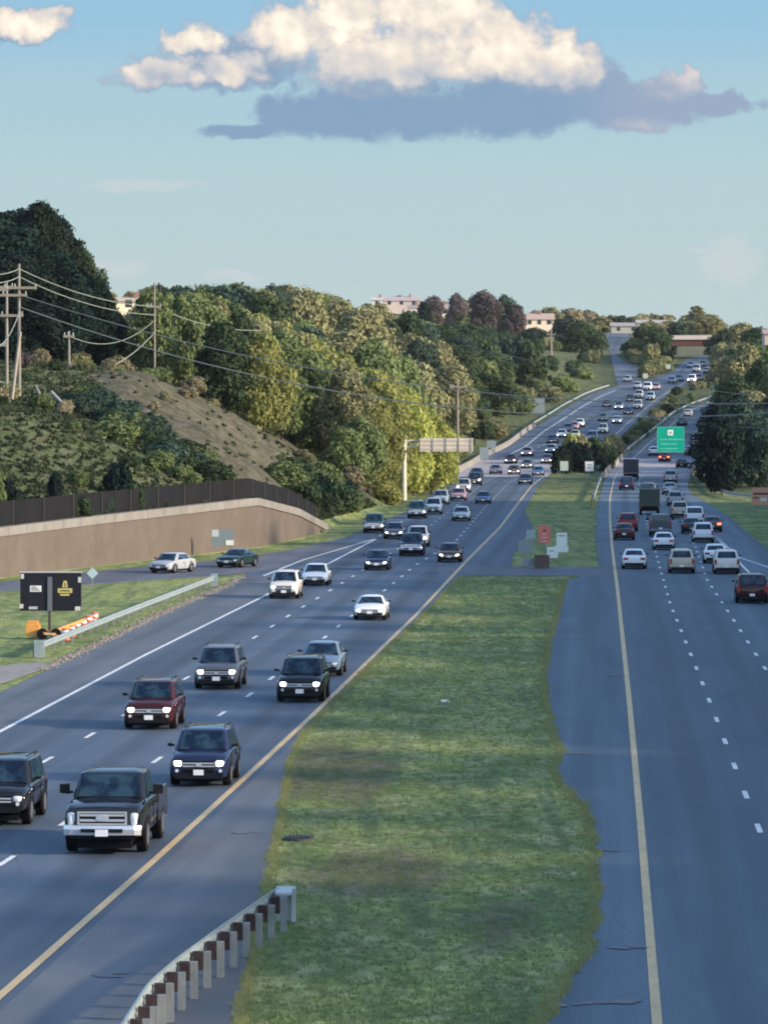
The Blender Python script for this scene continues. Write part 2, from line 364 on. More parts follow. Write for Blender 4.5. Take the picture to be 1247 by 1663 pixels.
# ------------------------------------------------------------------ roads
def asphalt(name, c1, c2, streak=.5, seed=0.0, lanes=0.0):
    m_ = bpy.data.materials.new(name); m_.use_nodes = True; k = NG(m_.node_tree)
    p = m_.node_tree.nodes['Principled BSDF']; p.inputs['Roughness'].default_value = .72; p.inputs['Specular IOR Level'].default_value = .35
    t = k.add('ShaderNodeTexCoord')
    def sc(v):
        mp = k.add('ShaderNodeMapping'); k.l.new(t.outputs['UV'], mp.inputs[0]); mp.inputs['Scale'].default_value = v
        mp.inputs['Location'].default_value = (seed, seed*3, 0); return mp.outputs[0]
    s1 = k.noise(sc((1, .016, 1)), 1.1, 4, .6, .15); s2 = k.noise(sc((1, .20, 1)), .35, 5, .6, .5); s3 = k.noise(sc((1, .5, 1)), 9, 4, .7); s4 = k.noise(sc((1, .010, 1)), .28, 3, .5, .3)
    f_ = k.m('ADD', k.m('MULTIPLY', k.ss(s1, .33, .68), streak), k.m('MULTIPLY', k.ss(s2, .35, .7), 1-streak))
    col = k.mix(f_, c1, c2)
    su = k.add('ShaderNodeSeparateXYZ'); k.l.new(t.outputs['UV'], su.inputs[0])
    oil = k.m('MULTIPLY', k.ss(k.m('COSINE', k.m('MULTIPLY', k.m('SUBTRACT', su.outputs[0], 1.85 if 'right' in name else -1.85), 2*math.pi/3.6)), .35, 1.0), k.m('ADD', .4, s2))
    col = k.mix(k.m('MULTIPLY', oil, lanes), col, tuple(q*.55 for q in c1))
    v4 = k.m('ADD', .80, k.m('MULTIPLY', k.ss(s4, .35, .65), .38)); col = k.mix(1.0, col, k.comb(v4, v4, v4), 'MULTIPLY')
    vv = k.m('ADD', .70, k.m('MULTIPLY', s3, .6)); col = k.mix(1.0, col, k.comb(vv, vv, vv), 'MULTIPLY')
    # sealed cracks
    vo = k.add('ShaderNodeTexVoronoi', feature='DISTANCE_TO_EDGE'); k.l.new(sc((.22, .07, 1)), vo.inputs['Vector']); vo.inputs['Scale'].default_value = 1.0
    cr_ = k.m('MULTIPLY', k.m('LESS_THAN', vo.outputs['Distance'], .005), k.ss(s2, .5, .62))
    col = k.mix(k.m('MULTIPLY', cr_, .32), col, (.02, .022, .026))
    k.l.new(col, p.inputs['Base Color'])
    b_ = k.add('ShaderNodeBump'); k.l.new(k.noise(t.outputs['Object'], 30, 3, .6), b_.inputs['Height']); b_.inputs['Strength'].default_value = .25; b_.inputs['Distance'].default_value = .02
    k.l.new(b_.outputs[0], p.inputs['Normal'])
    return m_
ASP_L = asphalt('asphalt_left', (.050, .074, .108), (.082, .110, .146), .55, 0.0, .55)
ASP_R = asphalt('asphalt_right', (.048, .080, .112), (.090, .127, .162), .6, 13.0, .4)
ASP_S = asphalt('asphalt_shoulder', (.072, .082, .098), (.115, .122, .136), .35, 31.0)
DECK = nmat('bridge_deck_concrete', [(.27, .25, .26), (.38, .35, .35)], (1, .3, 1), .8, .85, fine=.2, fscale=3)
def ragged(Y, seed, amp): return amp*(mnoise.noise(Vector((seed, Y*.35, 0)))+.6*mnoise.noise(Vector((seed, Y*1.1, 5))))
def sheet(name, fl, fr, y0, y1, lift, m_, rag=(0, 0), kind='structure', cols=1, z=None, label=None, parent=None):
    b = MB(); Y = y0; ys = []
    while Y < y1: ys.append(Y); Y += .8 if (Y < 200 and (rag[0] or rag[1])) else (2 if Y < 560 else 5)
    ys.append(y1)
    for Y in ys:
        a, c_ = fl(Y)+ragged(Y, 1.7, rag[0]), fr(Y)+ragged(Y, 7.3, rag[1])
        for i in range(cols+1):
            X = a+(c_-a)*i/cols
            b.v.append((X, Y, (zc(Y) if z is None else z(X, Y))+lift))
    n_ = cols+1
    for i in range(len(ys)-1):
        for k_ in range(cols): a = i*n_+k_; b.f.append((a, a+1, a+n_+1, a+n_)); b.mi.append(0)
    o = b.build(name, m_, parent)
    ref = YR if 'right' in name else YL
    uv = o.data.uv_layers.new(name='UVMap'); rv = {}
    for li_, lp in enumerate(o.data.loops):
        v3 = o.data.vertices[lp.vertex_index].co; yk = round(v3.y, 3)
        if yk not in rv: rv[yk] = ref(v3.y)
        uv.data[li_].uv = (v3.x-rv[yk], v3.y)
    return tag(o, kind=kind) if kind else o
sheet('road_left_carriageway', AL, AR, -290, 1620, 0.0, ASP_L, (.05, .10))
sheet('road_right_carriageway', BL, BR, -290, 1420, 0.0, ASP_R, (.16, 0))
off = lambda f_, d: (lambda Y: f_(Y)+d)
WL = curve([(150, -17.0), (190, -14.75), (245, -11.9), (310, -8.1), (375, -4.4), (441, -.75), (460, .3)])
sheet('shoulder_left', off(AL, .03), off(WL, -.12), 60, 352, .004, ASP_S)
sheet('shoulder_median', off(YL, .35), off(AR, -.05), 60, 349, .004, ASP_S, (0, .1))
# slip road that joins from the left, in front of the retaining wall
RL = curve([(290, -46), (320, -34), (341, -26.6), (365, -20.2), (380, -15.2), (392, -10.9), (418, -7), (430, -5.6)], 2)
RR_ = curve([(270, -46), (302, -33.5), (322, -26.5), (341, -18.2), (350, -13.4), (357, -9.8), (380, -6), (430, -2)], 2)
sheet('slip_road_left', RL, RR_, 275, 428, .008, asphalt('asphalt_slip', (.085, .09, .105), (.12, .125, .14), .3, 5))
sheet('crossover_road', lambda Y: 4.0, lambda Y: 17.5, 352, 371, .004, asphalt('asphalt_crossover', (.075, .085, .10), (.11, .12, .14), .2, 9))
sheet('slip_road_uphill', DL, DR, 1236, 1772, .02, asphalt('asphalt_hill', (.075, .085, .105), (.10, .11, .135), .4, 3))
sheet('bridge_deck_left', off(AL, .2), off(AR, -.2), 775, 872, .012, DECK)
sheet('bridge_deck_right', off(BL, .2), off(BR, -.2), 775, 880, .012, DECK)
# road paint
WHITE = nmat('white_road_paint', [(.55, .56, .56), (.75, .75, .73)], (1, .3, 1), 3, .6, fine=.15)
YELLOW = nmat('yellow_road_paint', [(.46, .335, .17), (.60, .44, .23)], (1, .3, 1), 2, .6, fine=.15)
def line(name, f_, w, y0, y1, m_, lift=.012):
    return sheet(name, off(f_, -w/2), off(f_, w/2), y0, y1, lift, m_)
line('yellow_line_left_road', YL, .22, 60, 1300, YELLOW, .016)
line('yellow_line_right_road', YR, .22, 60, 1250, YELLOW, .016)
line('white_edge_line_left_road', WL, .20, 60, 441, WHITE)
line('white_edge_line_uphill', off(AL, 3.4), .22, 900, 1225, WHITE, .03)
GL = curve([(352, -8.6), (385, -6.4), (441, -.9)])
line('white_gore_line', GL, .20, 352, 441, WHITE, .014)
line('white_slip_road_line', off(RR_, .3), .16, 300, 352, WHITE, .014)
WR = curve([(147, 18.2), (349, 26.2), (375, 27.2), (441, 29.9), (520, 33)])
line('white_edge_line_right_road', WR, .2, 60, 452, WHITE, .014)
GR = curve([(250, 34), (340, 29.9), (367, 28.9), (392, 28.2), (450, 30.3)])
line('white_exit_line', GR, .2, 260, 450, WHITE, .014)
D1 = curve([(100, -13.0), (137, -10.5), (148, -9.75), (174.5, -8.06), (200, -6.6), (212, -5.83), (264, -3.1), (276.6, -2.5), (325, 0), (337.7, .61), (373, 2.35), (441, 6.6), (578, 12.1), (700, 17.3), (820, 23.6), (958, 39.8), (1178, 61.4), (1250, 70.5)])
D2 = curve([(100, -16.6), (174, -12), (187, -11.2), (264.6, -6.8), (290.5, -5.5), (314, -4.2), (338, -2.9), (349.6, -2.3), (441, 2.6), (578, 8.6), (700, 13.6), (820, 20), (958, 36.1), (1178, 57.6), (1250, 66.6)])
D3 = curve([(441, -.8), (578, 5.0), (700, 10.0), (820, 16.3), (958, 32.4), (1178, 53.8), (1250, 62.6)])
E1 = off(curve([(147.3, 11.2), (220, 14.25), (306, 17.76), (450, 24.4), (615, 31.9), (754, 39), (882, 48.2), (1010, 61.3), (1173, 82.5)]), 0)
E2 = curve([(147, 14.4), (242, 18.4), (347, 22.7), (450, 28.1), (615, 35.6), (754, 42.7), (882, 52), (1010, 65), (1173, 86)])
def dashes(name, f_, y0, per, n_, w=.17, ln=3.0):
    b = MB()
    for i in range(n_):
        c_ = y0+per*i
        ys = [c_-ln/2, c_, c_+ln/2]; base_ = len(b.v)
        for Y in ys:
            for e in (-w/2, w/2): b.v.append((f_(Y)+e, Y, zc(Y)+.015))
        for j in range(2): b.f.append((base_+2*j, base_+2*j+1, base_+2*j+3, base_+2*j+2)); b.mi.append(0)
    return tag(b.build(name, WHITE), kind='structure')
dashes('lane_line_left_inner', D1, 111.8, 12.6, 60)
dashes('lane_line_left_outer', D2, 111.8, 12.6, 60)
dashes('lane_line_left_merge', D3, 452, 12.6, 40)
dashes('lane_line_right_inner', E1, 110.4, 12.3, 60)
dashes('lane_line_right_outer', E2, 110.4, 12.3, 60)
# small marks on the shoulders: worn patches
pt = MB()
for px, py, w, h in ((405, 1352, .9, .9), (180, 1585, .8, .7), (1015, 1540, .9, .8), (1000, 1630, 1.0, .8), (985, 1383, .6, .7), (935, 1225, 1.0, .8), (1000, 1098, .8, 1.2), (905, 1633, .7, .7), (950, 1632, .5, .5), (640, 1590, 0, 0)):
    if w == 0: continue
    Y = groundY(py); X = (px-CX)*Y/F
    for q_ in range(5):
        ox, oy = random.uniform(-.4, .4)*w, random.uniform(-.5, .5)*h
        n_ = 9; c0 = len(pt.v)
        for a in range(n_): rr = random.uniform(.12, .3); pt.v.append((X+ox+math.cos(a/n_*6.283)*rr*w, Y+oy+math.sin(a/n_*6.283)*rr*h*1.3, .019+.0005*q_))
        pt.f.append(tuple(range(c0, c0+n_))); pt.mi.append(0)
tag(pt.build('worn_patches', nmat('worn_asphalt', [(.12, .125, .135), (.18, .18, .185)], (1, 1, 1), 2)), kind='structure')
# concrete apron and gravel along the left shoulder
b = MB()
for (px, py) in [(0, 1112), (40, 1098), (85, 1082), (70, 1076), (30, 1078), (0, 1082), (-60, 1092), (-60, 1125)]:
    Y = groundY(py); b.v.append(((px-CX)*Y/F, Y, .014))
b.f.append(tuple(range(len(b.v)))); b.mi.append(0)
tag(b.build('concrete_apron', nmat('concrete_apron', [(.20, .18, .16), (.31, .29, .26)], (1, .5, 1), 1.2)), kind='structure')
gr = MB()
for i in range(2600):
    Y = random.uniform(232, 350); u = random.gauss(0, .22)*(1+mnoise.noise(Vector((Y*.2, 0, 0))))
    X = AL(Y)-.25+u; r_ = random.uniform(.02, .08); z = .0
    M_ = Matrix.Translation((X, Y, z)) @ Matrix.Rotation(random.uniform(0, 3), 4, 'Z')
    gr.box(-r_, r_, -r_*.8, r_*.8, -.02, r_*.45, M=M_)
tag(gr.build('gravel', nmat('gravel_stones', [(.16, .14, .12), (.34, .31, .27)], nscale=4)), 'loose pale gravel and broken edge beside the left shoulder', 'gravel', kind='stuff')

# ------------------------------------------------------------------ shared materials
CONC = nmat('pale_concrete', [(.17, .165, .15), (.25, .24, .22)], (1, 1, 1), .6, .85, fine=.2, fscale=4)
STEEL = nmat('galvanised_steel', [(.20, .26, .275), (.31, .37, .385)], (1, 1, 1), 2, .45, fine=.1)
WOODG = nmat('weathered_pole_wood', [(.17, .155, .13), (.29, .265, .23)], (1, 1, .15), 4, .9)
WOODB = nmat('dark_timber_block', [(.026, .018, .020), (.060, .042, .042)], (1, 1, 1), 6, .9)
POSTG = nmat('grey_guardrail_post', [(.15, .165, .165), (.26, .275, .27)], (1, 1, .4), 5, .7)
BLACK = mat('black_plastic', (.006, .006, .008), .7, spec=.1)
TYRE = mat('tyre_rubber', (.007, .007, .008), .85, spec=.2)
WIRE = mat('power_cable', (.20, .23, .21), .7, spec=.1)
SIGNW = mat('white_sign_face', (.72, .74, .70), .45)
SIGNG = mat('aluminium_sign_back', (.20, .25, .27), .5, .1)
SIGNK = mat('sign_black', (.03, .03, .03), .5)
# ------------------------------------------------------------------ retaining wall (tan panels, concrete coping) and dark screen fence on top
WT = lambda Y: zc(Y)+hleft(.5, Y)
wall = empty('retaining_wall', (LF(400), 400, 0), 0, 'long tan retaining wall with pale concrete coping curving beside the left slip road', 'retaining wall')
def wpt(Y, s, z):
    t_ = Vector((LF(Y+1)-LF(Y-1), 2, 0)).normalized(); nrm = Vector((t_.y, -t_.x, 0))     # towards the road
    q = Vector((LF(Y), Y, 0))+nrm*s; return Vector((q.x-wall.location.x, q.y-wall.location.y, z))
ysw = list(np.arange(316, 470.1, 2))
b = MB(); b.loft([[wpt(Y, .25, -.3), wpt(Y, .22, WT(Y)-.35), wpt(Y, -.35, WT(Y)-.35), wpt(Y, -.35, -.3)] for Y in ysw])
b.build('wall_face', nmat('tan_wall_block', [(.105, .087, .073), (.140, .118, .100)], (1, 1, 1), .35, .9, .4, 3, fine=.16, fscale=2.5), wall)
coping = MB(); ci = 0
Y = 316.0
while Y < 469.5:
    Y2 = min(Y+4.4, 469.9)
    coping.loft([[wpt(q, .34, WT(q)-.55), wpt(q, .34, WT(q)+.08), wpt(q, -.42, WT(q)+.08), wpt(q, -.42, WT(q)-.55)] for q in (Y, (Y+Y2)/2, Y2-.05)])
    Y = Y2
coping.build('coping', CONC, wall)
fe = empty('screen_fence', (LF(400), 400, 0), 0, 'dark brown screened fence running along the top of the tan retaining wall', 'fence')
fb = MB(); fp = []
ysf = list(np.arange(318, 466.1, 2))
FH = lambda Y: float(np.interp(Y, [318, 400, 440, 466], [1.9, 1.75, 1.8, 1.7]))
fb.loft([[wpt(Y, -.60, WT(Y)+.05), wpt(Y, -.60, WT(Y)+FH(Y)), wpt(Y, -.64, WT(Y)+FH(Y)), wpt(Y, -.64, WT(Y)+.05)] for Y in ysf])
fb.build('screen', nmat('dark_fence_screen', [(.002, .003, .004), (.009, .008, .009)], (1, 1, .3), .5, .9, fine=.3, fscale=2), fe)
for Y in np.arange(318, 467, 7.4):
    pm = MB(); q = wpt(Y, -.55, 0); pm.tube([(q.x, q.y, WT(Y)), (q.x, q.y, WT(Y)+FH(Y)+.06)], .05); pm.build('post', SIGNK, fe)

# ------------------------------------------------------------------ guardrails
def wrail(b, pts, th=.03):
    """W-beam along pts (list of Vector at rail centre)"""
    rings = []
    prof = [(0, .16), (.05, .12), (.05, .06), (0, .02), (0, -.02), (.05, -.06), (.05, -.12), (0, -.16), (-th, -.16), (-th+.02, -.09), (-th, 0), (-th+.02, .09), (-th, .16)]
    for i, p_ in enumerate(pts):
        t_ = (pts[min(i+1, len(pts)-1)]-pts[max(i-1, 0)]); t_.z = 0; t_.normalize(); nrm = Vector((t_.y, -t_.x, 0))
        rings.append([p_+nrm*a+Vector((0, 0, c_)) for a, c_ in prof])
    b.loft(rings)
def guardrail(f_, y0, y1, label, step=3.8, side=1, blocks=False, h=.62, group=None, end=True, postm=None):
    o = empty('guardrail', (f_(y0), y0, zc(y0)), 0, label, 'guardrail', group)
    L0 = Vector(o.location)
    ys = list(np.arange(y0, y1, step/2))+[y1]
    b = MB(); wrail(b, [Vector((f_(Y), Y, zt(f_(Y), Y)+h))-L0 for Y in ys] if side > 0 else [Vector((f_(Y), Y, zt(f_(Y), Y)+h))-L0 for Y in reversed(ys)])
    b.build('rail', STEEL, o)
    n_ = 0
    for Y in np.arange(y0+.3, y1, step):
        if n_ >= 100: break
        n_ += 1
        X = f_(Y)-L0.x; z = zt(f_(Y), Y)-L0.z; yy = Y-L0.y
        pb = MB(); pb.box(X-side*.28-.07, X-side*.28+.07, yy-.08, yy+.08, z-.1, z+h+.12); pb.build('post', postm or POSTG, o)
        if blocks:
            bb = MB(); bb.box(X-side*.2+.0, X-side*.05, yy-.10, yy+.10, z+h-.20, z+h+.18) if side > 0 else bb.box(X+.05, X+.21, yy-.10, yy+.10, z+h-.20, z+h+.18); bb.build('spacer_block', WOODB, o)
    return o
# nearest rail at the foot of the picture: posts and dark blocks are on our side
gf = curve([(60, -6.05), (101.6, -4.85), (106, -4.45), (112, -3.75), (118, -3.0), (121.5, -2.55)], 1)
near = empty('guardrail', (gf(95), 95, 0), 0, 'steel guardrail with dark spacer blocks and grey posts at the bottom of the picture', 'guardrail')
L0 = Vector(near.location)
b = MB(); ys = list(np.arange(88, 121.6, 1.0)); wrail(b, [Vector((gf(Y), Y, .72))-L0 for Y in reversed(ys)]); b.build('rail', STEEL, near)
for Y in np.arange(90.2, 119.9, 1.95):
    X = gf(Y)-L0.x; yy = Y-L0.y
    pb = MB(); pb.box(X+.30, X+.46, yy-.10, yy+.10, -.15, .80); pb.build('post', POSTG, near)
    bb = MB(); bb.box(X+.06, X+.29, yy-.12, yy+.12, .40, .80); bb.build('spacer_block', WOODB, near)
b = MB(); X = gf(121.5)-L0.x; yy = 121.4-L0.y
b.box(X-.10, X+.36, yy-.05, yy+.05, .02, .86); b.box(X+.28, X+.38, yy-.45, yy-.06, .02, .85); b.box(X-.10, X+.30, yy-1.6, yy-.06, .80, .86)
b.build('end_terminal', mat('pale_terminal_plate', (.38, .42, .43), .5), near)
lf_ = curve([(243, -17.0), (290, -14.2), (333, -11.5)], 1)
o = guardrail(lf_, 243, 333, 'blue-grey steel guardrail on the grass beside the left shoulder, in front of the message board', side=1, h=.58)
b = MB(); b.box(-.25, .25, -.12, .12, 0, .85); b.build('end_terminal', STEEL, o)
b = MB(); b.box(5.3, 5.75, 89.9, 90.2, .0, .85); b.build('end_terminal', STEEL, o)
guardrail(off(AL, -.7), 1035, 1243, 'steel guardrail on the outer left edge of the far uphill road', side=1)
guardrail(off(BL, -.45), 556, 772, 'steel guardrail along the grass median, ending at a yellow marker', side=1)
guardrail(off(BL, -.5), 905, 1180, 'pale steel guardrail on the far median beside the uphill right road', side=1)
guardrail(curve([(598, 45.5), (606, 43.2), (640, 43.4), (700, 46.4), (772, 50.0)], 2), 598, 772, 'curved steel guardrail in front of the dark trees on the right', side=-1)
b = MB(); mk = empty('object_marker', (BL(553)-.5, 553, 0), 0, 'yellow striped marker post at the near end of the median guardrail', 'marker')
b = MB(); b.box(-.28, .28, -.02, .02, .25, 1.2); b.build('marker_panel', mat('marker_yellow', (.55, .47, .20), .5), mk)
b = MB(); b.box(-.22, -.08, -.03, -.022, .3, 1.15); b.box(.08, .2, -.03, -.022, .3, 1.15); b.build('stripe', SIGNK, mk)
b = MB(); b.box(-.05, .05, .022, .08, -.1, 1.1); b.build('post', POSTG, mk)
# ------------------------------------------------------------------ concrete parapets of the creek bridge
def parapet(f_, y0, y1, label, h=.95, w=.4):
    o = empty('parapet', (f_(y0), y0, zc(y0)), 0, label, 'barrier'); L0 = Vector(o.location)
    b = MB()
    b.loft([[Vector((f_(Y)-w/2-.1, Y, zc(Y)-.1))-L0, Vector((f_(Y)-w/4, Y, zc(Y)+.4))-L0, Vector((f_(Y)-w/4, Y, zc(Y)+h))-L0, Vector((f_(Y)+w/4, Y, zc(Y)+h))-L0, Vector((f_(Y)+w/4, Y, zc(Y)+.4))-L0, Vector((f_(Y)+w/2+.1, Y, zc(Y)-.1))-L0] for Y in np.linspace(y0, y1, 30)])
    b.build('barrier_wall', CONC, o); return o
parapet(off(AL, -.1), 742, 1030, 'pale concrete barrier on the left edge of the far creek bridge')
parapet(off(BL, -.1), 774, 902, 'pale concrete barrier on the median edge of the right road, beside the bushes')
parapet(off(BR, .1), 776, 880, 'low concrete barrier on the right edge of the far creek bridge')

# ------------------------------------------------------------------ bridge over the road, far away
ob = empty('overbridge', (94, 1450, 0), 0, 'distant road bridge with rusty brown girders crossing over the left carriageway', 'bridge')
zb = 28.0; X0, X1 = -11.0, 62.0
b = MB(); b.box(X0, X1, -5, 5, zb+1.0, zb+1.35); b.build('deck', CONC, ob)
for yy in (-5.2, 5.0):
    b = MB(); b.box(X0, X1, yy, yy+.2, zb+1.05, zb+2.3); b.build('parapet', nmat('parapet_concrete', [(.38, .33, .31), (.5, .44, .42)], nscale=.5), ob)
RUST = nmat('rusty_girder_steel', [(.06, .028, .026), (.10, .045, .038)], nscale=.6)
for yy in (-4.6, -1.5, 1.6, 4.4):
    b = MB(); b.box(X0+1, X1, yy, yy+.12, zb-.75, zb+.99); b.box(X0+1, X1, yy-.18, yy+.30, zb-.85, zb-.751); b.build('girder', RUST, ob)
for x_ in (X0, 6.4):
    b = MB(); b.box(x_, x_+1.2, -5.4, 5.4, 21.5, zb-.86); b.build('abutment' if x_ < 0 else 'pier', CONC, ob)

# ------------------------------------------------------------------ roadside signs
def post_sign(px, gy, Y, w, h, z0, face, label, cat='sign', extra=None, posts=1, name='road_sign', rz=0, group=None, th=.03):
    X = (px-CX)*Y/F; z = zt(X, Y)
    o = empty(name, (X, Y, z), rz, label, cat, group)
    b = MB(); b.box(-w/2, w/2, -th/2, th/2, z0, z0+h)
    pn = b.build('panel', face, o)
    for i in range(posts):
        x_ = 0 if posts == 1 else (-w*.33+w*.66*i/(posts-1))
        pm = MB(); pm.box(x_-.045, x_+.045, th/2+.002, th/2+.09, -.2, z0+h*.95); pm.build('post', POSTG, o)
    if extra: extra(o)
    return o
RED = nmat('faded_red_sign', [(.60, .15, .12), (.70, .22, .18)], nscale=3, rough=.5)
def red_extra(o):
    b = MB(); b.quad([(-.14, -.02, 1.86), (.14, -.02, 1.86), (0, -.02, 2.12)]); b.build('triangle_mark', SIGNK, o)
    b = MB()
    for z_, w_ in ((1.62, .2), (1.35, .24), (1.05, .16)): b.box(-w_, w_, -.024, -.018, z_, z_+.07)
    b.build('lettering', mat('sign_pink_white', (.75, .5, .46), .5), o)
post_sign(884, 905, 400, .95, 1.4, .95, RED, 'faded red rectangular sign among the small median signs by the crossover', extra=red_extra)
def bars(rows_, y=-.02, col=None, name='lettering'):
    def f_(o):
        b = MB()
        for x0, x1, z0, z1 in rows_: b.box(x0, x1, y-.004, y, z0, z1)
        b.build(name, col or SIGNK, o)
    return f_
tw = post_sign(912, 905, 392, .85, 1.05, .95, SIGNW, 'tall white sign with a wider lower plate, right of the red median sign', extra=bars([(-.26, .26, 1.72, 1.78)]))
b = MB(); b.box(-.62, .52, -.045, -.017, .45, .94); b.build('lower_panel', SIGNW, tw)
post_sign(897, 912, 385, .85, .85, .22, SIGNW, 'low white square sign left of the tall white sign', extra=bars([(-.25, .1, .74, .79)]))
post_sign(853, 918, 372, 1.1, 1.0, 1.0, SIGNG, 'grey-blue back of a large sign at the left edge of the crossover median', rz=.25)
post_sign(858, 925, 368, .9, .55, .2, SIGNG, 'small grey-blue plate low in the grass under the sign back', rz=.2)
post_sign(862, 905, 398, .72, .72, 1.35, mat('pale_blue_sign_back', (.28, .36, .38), .4), 'small pale blue-grey sign back left of the red sign')
b = MB(); cab = empty('utility_cabinet', ((880-CX)*368/F, 368, zt(11.8, 368)), 0, 'low brown cabinet in the grass below the red sign', 'cabinet')
b = MB(); b.box(-.55, .55, -.25, .25, 0, .95); b.build('cabinet_body', nmat('brown_cabinet', [(.10, .07, .06), (.15, .11, .09)], nscale=3), cab); b = MB(); b.box(-.6, .6, -.3, .3, .951, 1.0); b.build('lid', SIGNK, cab)
post_sign(916, 778, 748, 1.25, 1.45, 1.4, mat('pale_green_sign', (.42, .50, .43), .5), 'pale grey-green sign in front of the left half of the dark median bushes')
post_sign(957, 778, 745, 1.3, 1.5, 1.35, SIGNW, 'white square sign in front of the right half of the dark median bushes', extra=bars([(-.35, .35, 2.3, 2.4), (-.35, .35, 1.9, 2.0)]))
post_sign(971, 778, 760, .6, .5, 1.6, mat('green_marker', (.01, .16, .10), .5), 'tiny green plate right of the white sign by the bushes')
post_sign(870, 672, 1085, 3.9, 3.2, .6, SIGNG, 'grey back of a big square sign on the grassy slope above the far road', posts=2)
post_sign(798, 708, 860, 1.6, 1.3, 2.6, SIGNG, 'upper grey sign back on the bank right of the overhead sign')
post_sign(786, 722, 850, 1.5, 2.1, .9, SIGNG, 'lower grey sign back on the bank right of the overhead sign')
gs = post_sign(361, 905, 398, 1.75, 1.35, .75, SIGNG, 'grey sign with a small white plate standing in front of the tan wall', posts=2)
b = MB(); b.box(.28, .92, -.05, -.017, .82, 1.22); b.build('white_plate', SIGNW, gs)
b = MB(); b.box(-.85, -.3, -.05, -.017, 1.5, 2.08); b.build('upper_plate', mat('pale_plate', (.5, .54, .56), .5), gs)
o = post_sign(150, 950, 330, .55, .55, .75, mat('bluish_sign_back', (.40, .52, .55), .4), 'small diamond shaped pale sign right of the message board')
o.children[0].rotation_euler = (0, R(45), 0); o.children[0].location = (-.72, 0, .30)
def or_extra(o):
    b = MB(); b.box(-1.15, 1.15, -.03, -.02, 2.15, 2.35); b.box(-1.15, -.5, -.03, -.02, 1.75, 1.9); b.box(.45, 1.15, -.03, -.02, 1.75, 1.9); b.build('lettering', SIGNK, o)
    b = MB(); b.box(-.35, .3, -.03, -.02, 1.45, 1.8); b.build('pale_patch', SIGNW, o)
post_sign(1240, 835, 533, 2.6, 1.85, 1.05, mat('faded_orange_sign', (.72, .32, .20), .5), 'orange construction sign on the grass at the right edge of the picture', extra=or_extra, posts=2, name='construction_sign')
# far small round markers by the uphill road
for i, (px, gy, Y, lb) in enumerate([(1049, 592, 1330, 'small white disc sign on the bank between the far roads, upper one'), (1048, 616, 1275, 'pale green little sign beside the fork of the far uphill roads'), (1085, 590, 1340, 'faint pale sign left of the distant bridge')]):
    post_sign(px, gy, Y, 1.3, 1.2, 1.1, SIGNW if i == 0 else mat('pale_far_sign', (.40, .46, .40), .5), lb)
# green overhead sign on a cantilever mast standing at the right edge of the road
Yg = 648
gm_ = empty('overhead_guide_sign', ((1156-CX)*Yg/F, Yg, zt((1156-CX)*Yg/F, Yg)), 0, 'big green guide sign hanging over the right carriageway', 'sign')
gx = lambda px: (px-1156)*Yg/F; gz = lambda py: CH-(py-HY)*Yg/F-gm_.location.z
b = MB(); b.tube([(0, 0, 0), (0, 0, gz(700))], [.17, .12], 10); b.build('mast', mat('dull_dark_steel', (.05, .06, .06), .6), gm_)
b = MB(); b.tube([(0, 0, gz(703)), (gx(1070), 0, gz(703))], .06); b.tube([(0, 0, gz(716)), (gx(1070), 0, gz(716))], .05); b.build('arm', mat('dull_arm_steel', (.05, .07, .07), .6), gm_)
GREEN = nmat('green_sign_sheeting', [(.0, .27, .19), (.0, .34, .24)], nscale=1, rough=.4)
b = MB(); b.box(gx(1067), gx(1111), -.12, -.07, gz(734), gz(693)); b.build('panel', GREEN, gm_)
b = MB()
for a, c_, d, e in ((1067, 1111, 734, 733.2), (1067, 1111, 693.8, 693), (1067, 1067.8, 734, 693), (1110.2, 1111, 734, 693)): b.box(gx(a), gx(c_), -.135, -.122, gz(d), gz(e))
b.build('border', mat('sign_border', (.08, .5, .38), .5), gm_)
b = MB(); b.box(gx(1084), gx(1093), -.145, -.122, gz(707), gz(698)); b.build('route_shield', SIGNW, gm_)
b = MB(); b.box(gx(1086.5), gx(1090.5), -.155, -.146, gz(704.5), gz(700.5)); b.build('route_number', mat('shield_mark', (.25, .3, .28), .5), gm_)
random.seed(5); LETM = mat('sign_letter', (.10, .48, .38), .5)
for py, x0, x1 in ((713.5, 1071, 1106), (721, 1073, 1104), (728.5, 1071, 1100)):
    b = MB(); x_ = x0; lb_ = []
    while x_ < x1:
        w_ = random.uniform(1.2, 2.2)
        if random.random() > .12: lb_.append((x_, x_+w_))
        x_ += w_+.6
    b.box(gx(lb_[0][0]), gx(lb_[-1][1]), -.124, -.121, gz(py+.35), gz(py-.35))
    for q0, q1 in lb_: b.box(gx(q0), gx(q1), -.135, -.125, gz(py+1.2), gz(py-1.2))
    b.build('text_line', LETM, gm_)

# cantilever message sign seen from behind, left side
Ys = 605
cs_ = empty('overhead_message_sign', ((656-CX)*Ys/F, Ys, 0), 0, 'pale cantilever message sign seen from behind, reaching over the left road', 'sign')
hx = lambda px: (px-656)*Ys/F; hz = lambda py: CH-(py-HY)*Ys/F
CREAM = nmat('warm_grey_sign_steel', [(.52, .47, .39), (.66, .60, .50)], nscale=1.2, rough=.6)
b = MB(); b.tube([(0, 0, -.2), (0, 0, hz(713))], [.33, .28], 12); b.build('column', CREAM, cs_)
b = MB()
for z_ in (715.5, 726): b.tube([(0, 0, hz(z_)), (hx(684), 0, hz(z_))], .11)
for i in range(4): b.tube([(hx(657+7*i), 0, hz(715.5 if i % 2 else 726)), (hx(664+7*i), 0, hz(726 if i % 2 else 715.5))], .06)
b.build('truss_arm', CREAM, cs_)
b = MB(); b.box(hx(681), hx(768), -.5, .55, hz(733), hz(711.5)); b.build('sign_housing', CREAM, cs_)
b = MB()
